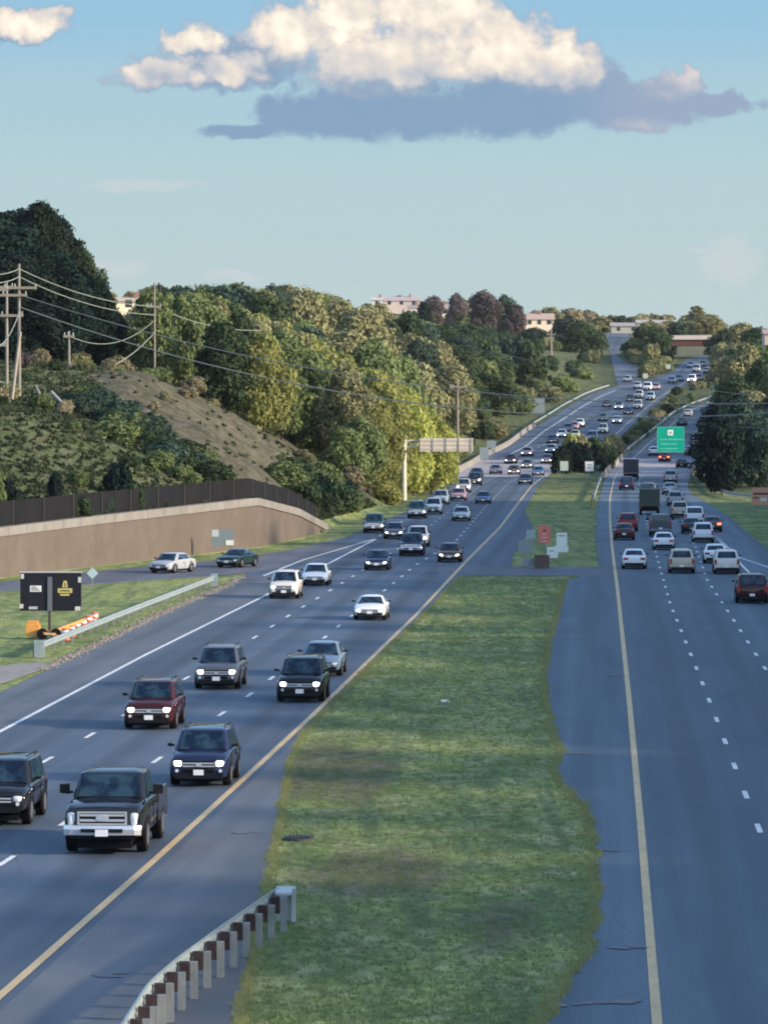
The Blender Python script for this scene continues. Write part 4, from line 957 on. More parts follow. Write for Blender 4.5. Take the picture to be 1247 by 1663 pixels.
    for yy in (fy, ry):
        wid = interp_st(st, yy-y0)[1]
        for s in (-1, 1):
            b = MB(); b.tube([(s*(wid-.25), yy, tr), (s*(wid-.02), yy, tr), (s*(wid+.012), yy, tr)], [tr, tr, tr*.93], 18); w_ = b.build('wheel', TYRE, root, smooth=40)
            b = MB(); b.tube([(s*(wid+.013), yy, tr), (s*(wid+.022), yy, tr)], [tr*.64, tr*.58], 16); b.build('rim', RIMM, w_, smooth=40)
            b = MB(); arc = [(s*(wid-.03), yy+math.cos(a)*(tr+.05), tr+math.sin(a)*(tr+.05)) for a in np.linspace(-.25, math.pi+.25, 14)]; b.tube(arc, .045, 5); b.build('wheel_arch', DARKTRIM, root)
    b = MB(); b.box(-.70, .70, y0+.25, y0+L-.2, .16, .30 if not pk else .5); b.build('underbody', BLACK, root)
    if kind in ('suv', 'bigsuv'):
        b = MB()
        for s in (-1, 1): b.tube([(s*(rw-.02), y0+r0+.25, H+.015), (s*(rw-.02), y0+r0+.35, H+.05), (s*(rw-.02), y0+r1-.3, H+.04), (s*(rw-.02), y0+r1-.2, H+.0)], .018, 6)
        b.build('roof_rails', DARKTRIM, root)
    return root
def make_truck(kind, root_name):
    """box truck / covered lorry"""
    root = empty(root_name, (0, -9999, 0)); L = 7.4 if kind == 'box' else 6.4; y0 = -L/2; W = 1.10; H = 3.0 if kind == 'box' else 2.7
    b = MB()
    b.loft([[(-.98, y0, .5), (-.98, y0, 1.25), (.98, y0, 1.25), (.98, y0, .5)], [(-1.02, y0+.25, .45), (-1.02, y0+.25, 1.35), (1.02, y0+.25, 1.35), (1.02, y0+.25, .45)], [(-1.0, y0+.7, .45), (-.9, y0+.95, 2.2), (.9, y0+.95, 2.2), (1.0, y0+.7, .45)], [(-1.0, y0+1.9, .45), (-.92, y0+1.9, 2.3), (.92, y0+1.9, 2.3), (1.0, y0+1.9, .45)]])
    body = b.build('body', PAINTS['grey'], root, smooth=35); body.material_slots[0].link = 'OBJECT'; body.material_slots[0].material = PAINTS['grey']
    b = MB(); pane(b, ((-.95, y0+.30, 1.38), (.95, y0+.30, 1.38), (.88, y0+.93, 2.15), (-.88, y0+.93, 2.15)), .03, .04, .96, .05, .95); b.build('windshield', GLASS, root)
    b = MB(); b.box(-W, W, y0+2.0, y0+L, .95, H)
    cg = b.build('cargo_box', mat('cargo_dark', (.035, .035, .05) if kind == 'box' else (.05, .06, .045), .6), root)
    b = MB(); b.box(-W-.02, W+.02, y0+1.98, y0+L+.02, H, H+.10); b.box(-W+.12, W-.12, y0+L+.001, y0+L+.02, 1.0, 1.06)
    b.build('cargo_trim', mat('cargo_roof', (.42, .40, .44) if kind == 'box' else (.16, .19, .16), .6), root) if kind == 'box' else b.build('cargo_trim', mat('cover_green', (.10, .12, .09), .7), root)
    b = MB(); b.box(-1.0, 1.0, y0+.3, y0+L-.05, .42, .93); b.build('chassis', BLACK, root)
    for s in (-1, 1):
        b = MB(); b.box(*sorted((s*.85, s*1.0)), y0+L+.021, y0+L+.05, .75, .95); t_ = b.build('tail_light', TAIL, root); t_.material_slots[0].link = 'OBJECT'; t_.material_slots[0].material = TAIL
        b = MB(); b.box(*sorted((s*.62, s*.95)), y0-.03, y0+.0, .72, .95); t_ = b.build('headlight', LENS, root); t_.material_slots[0].link = 'OBJECT'; t_.material_slots[0].material = LENS
        for yy in (y0+1.1, y0+L-1.6):
            b = MB(); b.tube([(s*.80, yy, .48), (s*1.06, yy, .48)], .48, 16); w_ = b.build('wheel', TYRE, root, smooth=40)
            b = MB(); b.tube([(s*1.062, yy, .48), (s*1.075, yy, .48)], .25, 12); b.build('rim', RIMM, w_)
    return root
NAMES = {'sedan': 'sedan', 'coupe': 'coupe', 'suv': 'suv', 'bigsuv': 'large_suv', 'van': 'minivan', 'pickup': 'pickup_truck', 'smallpickup': 'small_pickup', 'box': 'box_truck', 'army': 'covered_truck'}
CATS = {'sedan': 'car', 'coupe': 'car', 'suv': 'suv', 'bigsuv': 'suv', 'van': 'van', 'pickup': 'pickup', 'smallpickup': 'pickup', 'box': 'truck', 'army': 'truck'}
PROTO = {}
def copy_tree(o, parent=None):
    c_ = o.copy(); COL.objects.link(c_); c_.parent = parent
    for ch in o.children: copy_tree(ch, c_)
    return c_
def slope(f_, Y, d=4): return (f_(Y+d)-f_(Y-d))/(2*d)
def vehicle(kind, colr, px, py, way, lights, label, skew=None, sc=None, grp=None):
    """px, py: where the middle of the near end touches the road; way 'in' faces us, 'out' drives off"""
    if kind not in PROTO: o = (make_truck if kind in ('box', 'army') else make_vehicle)(kind, NAMES[kind]); PROTO[kind] = o; L = None
    else: o = copy_tree(PROTO[kind])
    Lk = {'box': 7.4, 'army': 6.4}.get(kind) or TYPES[kind]['L']
    Y = groundY(py-0)
    X = (px-CX)*Y/F
    s_ = skew if skew is not None else slope(YL if way == 'in' else YR, Y+Lk/2, 12)
    k_ = sc or (1.0 if Y < 600 else (1.06 if Y < 850 else 1.14))
    if Y < 260: k_ = sc or (1.12 if kind == 'pickup' else 1.05)
    t_ = Vector((s_, 1, 0)).normalized()
    # front wheels touch at the row py; the bumper reaches a little nearer
    Yc = Y+(Lk/2-.75)*k_*t_.y; Xc = X+(Lk/2)*k_*t_.x
    gz_ = zc(Yc); pit = math.atan((zc(Yc+2)-zc(Yc-2))/4)
    o.location = (Xc, Yc, gz_+.012)
    ang = -math.atan2(t_.x, t_.y)
    o.rotation_mode = 'XYZ'
    o.rotation_euler = (pit if way == 'in' else -pit, 0, ang+(0 if way == 'in' else math.pi))
    o.scale = (k_,)*3
    tag(o, label, CATS[kind], grp)
    for ch in o.children:
        b_ = ch.name.split('.')[0]
        if b_ == 'body': ch.material_slots[0].material = PAINTS[colr]
        if b_ == 'headlight': ch.material_slots[0].material = {0: LENS, 1: LIT, 2: LITW}[lights if way == 'in' else 0]
        if b_ == 'tail_light': ch.material_slots[0].material = TAILON if (way == 'out' and lights) else TAIL
        if b_ == 'headlight' and way == 'in' and lights and Y > 330: ch.scale = (1.0, 1.0, 1.0)
    return o
CARS_IN = [
 ('pickup', 'black', 169, 1386, 0, 'big black pickup with chrome grille and bumpers, nearest vehicle on the left road'),
 ('bigsuv', 'black', -9, 1340, 0, 'black SUV cut by the left edge of the picture beside the big pickup'),
 ('suv', 'navy', 324, 1276, 1, 'dark blue SUV with lit headlights and pale plate just behind the big black pickup'),
 ('suv', 'darkred', 243, 1184, 1, 'dark red SUV with lit round headlights in the middle lane'),
 ('suv', 'grey', 352, 1119, 1, 'grey SUV with silver bumper following the dark red SUV'),
 ('suv', 'black', 487, 1140, 1, 'black SUV with small lit headlights in the lane next to the yellow line'),
 ('sedan', 'greyblue', 520, 1098, 0, 'blue-grey sedan half hidden behind the black SUV near the yellow line'),
 ('coupe', 'white', 600, 1007, 1, 'white sporty coupe with lit headlights alone in the inner lane'),
 ('suv', 'pearl', 461, 972, 1, 'cream white SUV with one headlight shining beside a white sedan'),
 ('sedan', 'white', 511, 951, 0, 'white sedan just right of the cream SUV near the gore line'),
 ('sedan', 'navy', 611, 926, 1, 'dark blue sedan with two bright headlights in the middle lane behind the white coupe'),
 ('sedan', 'brown', 729, 913, 2, 'dark brown sedan with very bright warm headlights next to the yellow line'),
 ('smallpickup', 'navy', 667, 903, 0, 'dark small pickup in front of the white SUV in the middle lane'),
 ('suv', 'pearl', 677, 888, 2, 'white SUV partly hidden behind the dark small pickup'),
 ('sedan', 'grey', 639, 875, 1, 'grey sedan with bright headlights between the dark pickup and the outer lane'),
 ('smallpickup', 'teal', 606, 866, 0, 'dark teal pickup at the outer edge, where the slip road joins'),
 ('sedan', 'paleblue', 748, 846, 0, 'pale blue sedan alone in the middle of the road'),
 ('smallpickup', 'teal', 676, 842, 0, 'long dark teal pickup in the outer lane queue'),
 ('suv', 'white', 703, 835, 0, 'white SUV right behind the long teal pickup in the outer queue'),
 ('suv', 'paleblue', 715, 820, 0, 'pale silver-blue SUV third from the teal pickup in the outer queue'),
 ('sedan', 'blue', 784, 818, 0, 'blue sedan with no lights on, in the inner middle lane'),
 ('sedan', 'pink', 744, 813, 0, 'pinkish white sedan in the outer middle queue by the grass verge'),
 ('suv', 'silver', 752, 800, 1, 'silver SUV with one bright light behind the pinkish white sedan'),
 ('suv', 'black', 770, 788, 1, 'black SUV with a bright light at the near end of the creek bridge'),
 ('sedan', 'navy', 773, 776, 0, 'dark navy sedan touching the near end of the concrete barrier'),
 ('sedan', 'navy', 852, 787, 0, 'navy sedan on the near edge of the bridge deck, by the median'),
 ('sedan', 'mauve', 804, 770, 0, 'mauve-grey car slanting across the outer lane of the bridge deck'),
 ('sedan', 'brown', 834, 771, 2, 'brown car with warm yellow headlights on the bridge deck'),
 ('sedan', 'blue', 873, 773, 0, 'small blue sedan next to the median grass on the bridge'),
 ('sedan', 'darkred', 828, 753, 2, 'red car with pinkish lights behind the brown car on the bridge'),
 ('sedan', 'grey', 855, 761, 1, 'dark car with one white light in the inner lane of the bridge'),
 ('sedan', 'mauve', 887, 753, 1, 'car half hidden by the median bushes with one white headlight'),
 ('sedan', 'pink', 854, 741, 2, 'rosy grey car with soft lights at the far end of the bridge'),
 ('sedan', 'silver', 893, 736, 1, 'silver car with a pair of white lights left of the median bushes'),
 ('sedan', 'navy', 895, 720, 0, 'dark blue car behind the silver car with the pair of white lights'),
 ('sedan', 'white', 911, 711, 1, 'white car directly above the left end of the median bushes'),
 ('sedan', 'palegreen', 932, 712, 0, 'pale greenish car peeking over the tops of the median bushes'),
 ('sedan', 'mauve', 922, 701, 0, 'purple-grey car right behind the white car above the bushes'),
 ('sedan', 'pink', 931, 698, 0, 'pinkish car squeezed between purple-grey and white cars'),
 ('sedan', 'white', 940, 693, 1, 'white car with lights at the front of the upper left cluster'),
 ('van', 'greyblue', 960, 717, 0, 'grey-blue van above the middle of the median bushes'),
 ('suv', 'paleblue', 978, 704, 0, 'light blue long car in the inner lane of the upper curve'),
 ('sedan', 'greyblue', 978, 684, 0, 'dull blue car in the middle of the upper curve'),
 ('sedan', 'white', 1001, 688, 1, 'white car with two lights nearest the far median on the upper curve'),
 ('sedan', 'navy', 984, 661, 0, 'dark car at the outer side of the upper curve'),
 ('sedan', 'white', 1004, 665, 1, 'white car with two lights beside the dark car on the upper curve'),
 ('sedan', 'navy', 1019, 673, 0, 'tiny dark blue car between the two pairs of white lights'),
 ('van', 'silver', 1034, 664, 0, 'silver van near the far median on the upper curve'),
 ('sedan', 'black', 1022, 652, 0, 'small black car to the left of the silver cars below the fork'),
 ('suv', 'silver', 1036, 647, 0, 'silver SUV in the middle of the cluster below the fork'),
 ('suv', 'paleblue', 1055, 650, 0, 'pale SUV on the right side of the cluster below the fork'),
 ('van', 'white', 1050, 634, 0, 'white van at the fork of the far roads'),
 ('sedan', 'pink', 1064, 633, 0, 'pink-red car just right of the white van at the fork'),
 ('sedan', 'silver', 1034, 631, 0, 'silver car just left of the white van at the fork'),
 ('sedan', 'silver', 1017, 620, 0, 'lone silver car coming down the foot of the uphill slip road'),
 ('sedan', 'greyblue', 1090, 622, 0, 'grey-blue car farther up, left of the bright white car'),
 ('sedan', 'greyblue', 1101, 619, 0, 'second grey-blue car next to the bright white car, on its left'),
 ('van', 'white', 1122, 621, 2, 'bright white van catching the light short of the distant bridge'),
 ('sedan', 'pink', 1134, 618, 0, 'dull red car tucked behind the bright white van'),
 ('van', 'silver', 1130, 604, 0, 'silver van below the distant bridge, left one'),
 ('sedan', 'silver', 1147, 606, 0, 'silver car below the distant bridge by the right trees'),
 ('sedan', 'paleblue', 1121, 597, 0, 'tiny pale blue car farthest away under the bridge, left one'),
 ('sedan', 'silver', 1140, 595, 0, 'tiny pale car farthest away under the bridge, right one'),
]
for k_, c_, px, py, li, lb in CARS_IN: vehicle(k_, c_, px, py, 'in', li, lb)
CARS_OUT = [
 ('sedan', 'white', 1029, 924, 0, 'white sedan driving away in the inner lane beside the yellow line'),
 ('suv', 'gold', 1106, 931, 0, 'silver-beige SUV driving away in the second lane, right of the white sedan'),
 ('suv', 'pearl', 1179, 932, 0, 'pearl white SUV with dark rear window in front of a white sedan, third lane'),
 ('sedan', 'white', 1161, 915, 0, 'white sedan overlapped by the pearl white SUV in the third lane'),
 ('bigsuv', 'darkred', 1220, 980, 0, 'dark red SUV driving away nearest the right edge of the picture'),
 ('sedan', 'white', 1077, 893, 0, 'white rounded sedan right behind the dark flat-backed pickup'),
 ('suv', 'white', 1141, 881, 0, 'white hatchback left of the car with the glowing brake light'),
 ('sedan', 'darkred', 1013, 877, 0, 'dark maroon sedan in the inner lane just nearer than the red SUV'),
 ('suv', 'red', 1019, 863, 0, 'red SUV in the inner lane in front of the maroon sedan'),
 ('pickup', 'grey', 1072, 871, 0, 'dark grey pickup with a flat cover, ahead of the rounded white sedan'),
 ('sedan', 'black', 1122, 867, 0, 'black car left behind the white hatchback'),
 ('sedan', 'brown', 1156, 864, 1, 'brown car with a glowing orange brake light on the right side'),
 ('van', 'white', 1127, 852, 0, 'white minivan at the right side of the queue'),
 ('suv', 'gold', 1103, 841, 0, 'beige SUV in the third lane just ahead of the minivan'),
 ('army', 'olive', 1054, 836, 0, 'dark olive covered truck in the second lane'),
 ('suv', 'silver', 1096, 822, 0, 'silver SUV with red tail in the third lane beside the olive truck'),
 ('bigsuv', 'grey', 1052, 809, 0, 'large dark van-like SUV right in front of the olive truck'),
 ('sedan', 'paleblue', 1087, 803, 0, 'pale blue-green sedan ahead of the silver SUV with red tail'),
 ('suv', 'navy', 1017, 796, 0, 'dark SUV with bright rear in the inner lane behind the box truck'),
 ('suv', 'silver', 1088, 784, 0, 'silver SUV on the near end of the right bridge deck'),
 ('box', 'grey', 1024, 780, 0, 'dark box truck with pale roof edge in the inner lane'),
 ('sedan', 'black', 1106, 760, 0, 'black car in the outer lane of the right bridge deck'),
 ('sedan', 'red', 1078, 750, 1, 'bright red car right below the green sign'),
 ('sedan', 'white', 1061, 740, 0, 'white car at the lower left corner of the green sign'),
 ('sedan', 'silver', 1120, 739, 0, 'silver car at the lower right corner of the green sign'),
 ('sedan', 'mauve', 1127, 725, 0, 'purple-grey car right of the green sign near the trees'),
 ('sedan', 'grey', 1106, 691, 0, 'grey car just above the green sign'),
 ('sedan', 'silver', 1116, 677, 0, 'silver car farther up, above the grey car over the green sign'),
 ('sedan', 'black', 1139, 690, 0, 'black car nearest the dark trees on the upper right road'),
 ('sedan', 'greyblue', 1143, 706, 0, 'faint blue-grey car hugging the dark trees on the right road'),
]
for k_, c_, px, py, li, lb in CARS_OUT: vehicle(k_, c_, px, py, 'out', li, lb)
vehicle('sedan', 'silver', 258, 931, 'in', 0, 'silver sedan turned sideways on the slip road in front of the tan wall', skew=.42)
vehicle('coupe', 'darkgreen', 368, 922, 'in', 0, 'dark green coupe on the slip road below the grey sign', skew=.34)

# ------------------------------------------------------------------ foliage
def leafmat(name, dark, light, trans=.25):
    m_ = bpy.data.materials.new(name); m_.use_nodes = True; k = NG(m_.node_tree); nt = m_.node_tree
    p = nt.nodes['Principled BSDF']; p.inputs['Roughness'].default_value = .75; p.inputs['Specular IOR Level'].default_value = .12
    t = k.add('ShaderNodeTexCoord'); geo = k.add('ShaderNodeNewGeometry'); oi = k.add('ShaderNodeObjectInfo')
    n_ = k.noise(t.outputs['Object'], 2.6, 3, .6)
    f_ = k.m('ADD', k.m('MULTIPLY', geo.outputs['Random Per Island'], .35), k.m('MULTIPLY', k.ss(n_, .35, .68), .65))
    col = k.mix(f_, dark, light)
    v_ = k.m('ADD', .78, k.m('MULTIPLY', oi.outputs['Random'], .44)); col = k.mix(1.0, col, k.comb(v_, v_, v_), 'MULTIPLY')
    k.l.new(col, p.inputs['Base Color'])
    tr = k.add('ShaderNodeBsdfTranslucent'); k.l.new(col, tr.inputs[0]); mx = k.add('ShaderNodeMixShader'); mx.inputs[0].default_value = trans
    k.l.new(p.outputs[0], mx.inputs[1]); k.l.new(tr.outputs[0], mx.inputs[2])
    k.l.new(mx.outputs[0], nt.nodes['Material Output'].inputs[0]); return m_
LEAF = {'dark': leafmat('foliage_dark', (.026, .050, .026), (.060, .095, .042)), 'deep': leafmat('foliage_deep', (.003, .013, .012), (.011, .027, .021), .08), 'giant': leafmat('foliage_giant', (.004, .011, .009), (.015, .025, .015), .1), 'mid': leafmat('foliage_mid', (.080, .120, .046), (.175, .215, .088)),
        'olive': leafmat('foliage_olive', (.145, .155, .075), (.27, .265, .14)), 'yellow': leafmat('foliage_yellow_green', (.175, .20, .065), (.36, .365, .13), .4), 'lime': leafmat('foliage_lime', (.20, .245, .06), (.42, .44, .13), .4),
        'bare': leafmat('foliage_purplish', (.075, .062, .066), (.14, .118, .118)), 'tan': leafmat('foliage_tan', (.19, .17, .10), (.31, .28, .18)), 'bluish': leafmat('foliage_bluish', (.026, .052, .040), (.058, .094, .066))}
BARK = nmat('bark', [(.05, .042, .035), (.11, .095, .08)], (1, 1, .3), 5, .9)
def crown_mesh(seed, nb=16, leaves=2600, size=.05, shape='round', asp=2.0, br0=(.26, .46)):
    """crown of radius about 1 and height asp; leaf clumps keep their shape"""
    r_ = random.Random(seed); b = MB(); blobs = []
    for i in range(nb):
        h = (i+.5)/nb
        if shape == 'round': rad = math.sin(math.pi*min(1, h*.88+.10))**.6*.74
        elif shape == 'cone': rad = (1-h)*.66+.06
        elif shape == 'tall': rad = (math.sin(math.pi*min(1, h*.82+.16))**.5)*.66
        else: rad = .70*(1-h*.45)
        a = i*2.399+r_.uniform(-.6, .6); q = r_.uniform(.35, 1.05 if nb < 50 else 1.25) if i < nb-1 else .1
        br = r_.uniform(*br0)*(1 if shape != 'cone' else .75-.35*h)
        blobs.append((math.cos(a)*rad*q, math.sin(a)*rad*q, br*.6+h*(asp-br*1.3), br))
    tw = sum(x[3]**2 for x in blobs)
    for (x, y, z, br) in blobs:
        n_ = int(leaves*br*br/tw)
        for i in range(n_):
            d = Vector((r_.gauss(0, 1), r_.gauss(0, 1), r_.gauss(0, 1)+.3)).normalized()
            lump = 1+.35*mnoise.noise(d*2.1+Vector((x*9, y*9, z*9+seed)))
            rr = br*lump*(r_.random()**.25)
            c_ = Vector((x, y, z))+Vector((d.x*rr, d.y*rr, d.z*rr*.82))
            if c_.z < .02: c_.z = .02+r_.random()*.05
            s = size*r_.uniform(.5, 1.4)
            n3 = (d+Vector((r_.gauss(0, .55), r_.gauss(0, .55), r_.gauss(.2, .55)))).normalized()
            a_ = n3.orthogonal().normalized(); a_.rotate(Matrix.Rotation(r_.uniform(0, 6.28), 3, n3)); c2 = n3.cross(a_)
            b.quad([c_-a_*s-c2*s*.35, c_+a_*s*.2-c2*s*.7, c_+a_*s, c_+a_*s*.1+c2*s*.75, c_-a_*s*.8+c2*s*.4])
    me = bpy.data.meshes.new('crown'); me.from_pydata(b.v, [], b.f); me.materials.append(LEAF['mid']); return me, [(q[0], q[1], q[2]/asp, q[3]) for q in blobs]
def trunk_mesh(seed, blobs):
    r_ = random.Random(seed); b = MB()
    b.tube([(0, 0, -.06), (.01, .0, .2), (-.01, .02, .5), (.02, 0, .8)], [.035, .028, .018, .006], 7)
    for i in range(6):
        bl = blobs[(i*3+2) % len(blobs)]; z0 = r_.uniform(.18, .5)
        b.tube([(0, 0, z0), (bl[0]*.5, bl[1]*.5, z0*.6+bl[2]*.4), (bl[0], bl[1], max(bl[2], z0+.05))], [.014, .009, .003], 5)
    return b.mesh('trunk', BARK)
VAR = {}
ASPECT = {'round': 1.9, 'tall': 2.7, 'cone': 2.8, 'bush': 1.05, 'big': 2.6, 'low': 1.9}
for kd, shp, nb, lv, sz, b0 in (('round', 'round', 26, 8500, .047, (.24, .46)), ('tall', 'tall', 34, 9500, .046, (.22, .42)), ('cone', 'cone', 30, 5000, .052, (.22, .40)), ('bush', 'bush', 12, 3000, .062, (.26, .45)), ('big', 'tall', 70, 30000, .030, (.12, .34)), ('low', 'round', 22, 2200, .095, (.26, .46))):
    VAR[kd] = []
    for q in range(3):
        me, bl = crown_mesh(100+q*7+len(kd), nb, lv, sz, shp, ASPECT[kd], b0); VAR[kd].append((me, trunk_mesh(q, bl)))
# sparse, almost leafless crown
def bare_mesh(seed):
    r_ = random.Random(seed); b = MB()
    def grow(p, d, l, r, n_):
        q = p+d*l; b.tube([p, p+d*l*.5+Vector((r_.gauss(0, .01), r_.gauss(0, .01), 0)), q], [r, r*.8, r*.6], 4, cap=False)
        if n_: 
            for i in range(3 if n_ > 1 else 4): grow(q, (d+Vector((r_.gauss(0, .5), r_.gauss(0, .5), r_.gauss(.1, .3)))).normalized(), l*.68, r*.55, n_-1)
    grow(Vector((0, 0, .25)), Vector((0, 0, 1)), .2, .03, 5)
    me = bpy.data.meshes.new('twigs'); me.from_pydata(b.v, [], b.f); me.materials.append(LEAF['bare']); return me
tcount = 0
def tree(X, Y, h, rx, kind, leaf, label, group=None, name='tree', cat='tree', z=None, sink=.0):
    global tcount
    tcount += 1
    zg = (zt(X, Y) if z is None else z)-sink
    o = empty(name, (X, Y, zg), random.uniform(0, 6.28), label, cat, group)
    me, tm = VAR[kind][tcount % len(VAR[kind])]
    c_ = bpy.data.objects.new('crown' if cat == 'tree' else 'foliage', me); link(c_, o)
    lo = .04*h if kind not in ('bush',) else -.05*h
    c_.scale = (rx, rx*random.uniform(.85, 1.15), h-lo); c_.location = (0, 0, lo)
    c_.scale.z = (h-lo)/(ASPECT[kind]*1.04)
    c_.material_slots[0].link = 'OBJECT'; c_.material_slots[0].material = LEAF[leaf]
    t_ = bpy.data.objects.new('trunk' if cat == 'tree' else 'stem', tm); link(t_, o); t_.scale = (rx*.9+.6, rx*.9+.6, h)
    return o
ORD = 'first second third fourth fifth sixth seventh eighth ninth tenth eleventh twelfth thirteenth fourteenth fifteenth sixteenth seventeenth eighteenth nineteenth twentieth'.split()
ORD += ['twenty-'+o_ for o_ in ORD[:9]]+['thirtieth']+['thirty-'+o_ for o_ in ORD[:9]]+['fortieth']
def ordinal_labels(items, place, noun):
    """items: (object, colour word, px, Y): tell look-alikes apart by row and order from the left"""
    if not items: return
    ys = sorted(q[3] for q in items); b1, b2 = ys[len(ys)//3], ys[2*len(ys)//3]
    bins = {}
    for q in items:
        row = 'front row' if q[3] < b1 else ('middle row' if q[3] < b2 else 'back row')
        bins.setdefault((row, q[1]), []).append(q)
    for (row, c_), l_ in bins.items():
        l_.sort(key=lambda q: q[2])
        for n_, q in enumerate(l_):
            q[0]['label'] = ('%s %s in the %s, %s' % (c_, noun, row, place)) if len(l_) == 1 else ('%s %s, %s from left in the %s, %s' % (c_, noun, ORD[n_], row, place))
CWORD = {'mid': 'mid green', 'dark': 'dark green', 'olive': 'olive', 'deep': 'near-black green', 'tan': 'straw coloured', 'bluish': 'blue-green', 'yellow': 'yellowish green', 'bare': 'purplish', 'lime': 'bright lime'}
def topcap(px, pts): return float(np.interp(px, [p_[0] for p_ in pts], [p_[1] for p_ in pts]))
def pxof(X, Y): return CX+F*X/Y
def scatter(n_, yr, sr, side, hr, rr, kinds, leaves, cap, label, group, sel=None, minh=2.5, mind=1.0, name='tree', cat='tree', seed=1, sink=0):
    """trees over a strip beside the road: yr distances, sr metres out from the hill foot"""
    r_ = random.Random(seed); made = []; tries = 0; items = []
    while len(made) < n_ and tries < n_*60:
        tries += 1
        Y = r_.uniform(*yr); s = r_.uniform(*sr)
        X = LF(Y)-s if side < 0 else RF(Y)+s
        px = pxof(X, Y)
        if px < -40 or px > 1290: continue
        if sel and not sel(X, Y, s, px): continue
        h = r_.uniform(*hr); rx = r_.uniform(*rr); zg = zt(X, Y)
        lim = topcap(px, cap)+r_.uniform(-1, 9)
        hmax = CH-(lim-HY)*Y/F-zg
        if hmax < minh: continue
        if h > hmax: rx *= max(.55, hmax/h); h = hmax
        if any((X-a)**2+((Y-c_)*.45)**2 < (mind*(rx+d)*.5)**2 for a, c_, d in made): continue
        made.append((X, Y, rx))
        lf = leaves(px, Y, r_) if callable(leaves) else r_.choice(leaves)
        items.append((tree(X, Y, h, rx, r_.choice(kinds), lf, 'x', group, name, cat, sink=sink), CWORD[lf], px, Y))
    ordinal_labels(items, label, name)
    return made
# the wood on the hill, from the brown cut to the cantilever sign
SIL2 = [(150, 478), (185, 510), (232, 512), (242, 458), (260, 470), (330, 466), (400, 488), (450, 512), (480, 520), (560, 508), (600, 515), (630, 545), (660, 590), (690, 620), (715, 655), (730, 690), (760, 730)]
def lf_wood(px, Y, r_):
    if px > 590: return r_.choice(['yellow', 'lime', 'lime', 'yellow', 'mid'])
    if px > 480: return r_.choice(['yellow', 'yellow', 'mid', 'olive', 'yellow'])
    if px > 400: return r_.choice(['mid', 'yellow', 'olive', 'mid'])
    return r_.choice(['mid', 'dark', 'olive', 'mid'])
LBW = {'lime': 'bright yellow-green tree at the sunny right end of the wood', 'yellow': 'yellowish green tree in the sunlit wood above the brown slope', 'mid': 'mid green tree in the wood behind the brown slope', 'olive': 'olive green tree in the wood behind the brown slope', 'dark': 'dark green tree in the wood near the crest pole'}
GW = 'trees of the wood on the left hill'
scatter(84, (545, 760), (2.5, 70), -1, (9, 15), (3.4, 5.4), ['round', 'tall', 'round'], lf_wood, SIL2, 'wood above the brown slope', GW,
        sel=lambda X, Y, s, px: (zt(X, Y) > 0 and not (Y < 575 and s < 12) and not (Y < 618 and px > 612)) and 225 < px < 712 + (0 if Y > 640 else 20), mind=.85, seed=3)
WI = 0
for px, py, Y, h, rx, lf in ((700, 800, 640, 11, 3.6, 'lime'), (672, 800, 632, 12, 3.8, 'lime'), (640, 805, 628, 12, 3.8, 'yellow'), (610, 800, 590, 12, 3.6, 'yellow'), (715, 780, 690, 9.5, 3.2, 'lime'), (585, 800, 575, 9, 3.2, 'mid'), (560, 810, 560, 7, 3.0, 'mid'), (655, 770, 655, 14, 4.2, 'lime'), (625, 760, 645, 15, 4.4, 'yellow')):
    X = (px-CX)*Y/F; tree(X, Y, h, rx, 'round', lf, ['bright lime tree right above the end of the message sign arm', 'bright lime tree behind the column of the overhead message sign', 'yellowish tree left of the overhead message sign column', 'yellowish tree at the road edge, low in front of the wood', 'lime tree leaning farthest right behind the message sign', 'low green tree at the near corner of the wood', 'lowest green tree where the wood meets the road verge', 'tall lime tree rising behind the sign column', 'tall yellow-green tree at the heart of the sunny wood'][WI], GW); WI += 1
SIL3 = [(160, 482), (180, 500), (188, 510), (232, 510), (240, 458), (300, 462), (340, 456), (420, 457), (560, 462), (600, 476), (640, 500), (700, 492), (790, 500), (850, 520), (900, 525), (960, 522), (985, 535)]
scatter(62, (770, 1060), (8, 110), -1, (11, 17), (5, 7.5), ['round'], lambda px, Y, r_: r_.choice(['olive', 'mid', 'dark', 'olive', 'bluish']), SIL3, 'ridge behind the yellowish wood', 'trees on the ridge behind the left wood',
        sel=lambda X, Y, s, px: 160 < px < 740 and not (px > 700 and Y < 880), mind=.8, seed=5)
SIL4 = [(640, 512), (700, 522), (760, 520), (850, 545), (880, 560), (930, 545), (985, 560), (1000, 600)]
scatter(60, (880, 1300), (10, 110), -1, (7, 12), (4.5, 7.5), ['round', 'bush', 'round'], lambda px, Y, r_: r_.choice(['bluish', 'dark', 'dark', 'bluish', 'mid']), SIL4, 'shaded far slope right of wood', 'trees on the far slope',
        sel=lambda X, Y, s, px: 650 < px < 990 and (px < 860 or s > 28), mind=.8, seed=8)
SIL5 = [(560, 475), (640, 482), (700, 485), (760, 478), (800, 490), (850, 500), (880, 493), (950, 497), (975, 504), (1025, 512), (1032, 502), (1075, 500), (1110, 512), (1130, 492), (1160, 515), (1185, 535), (1247, 552)]
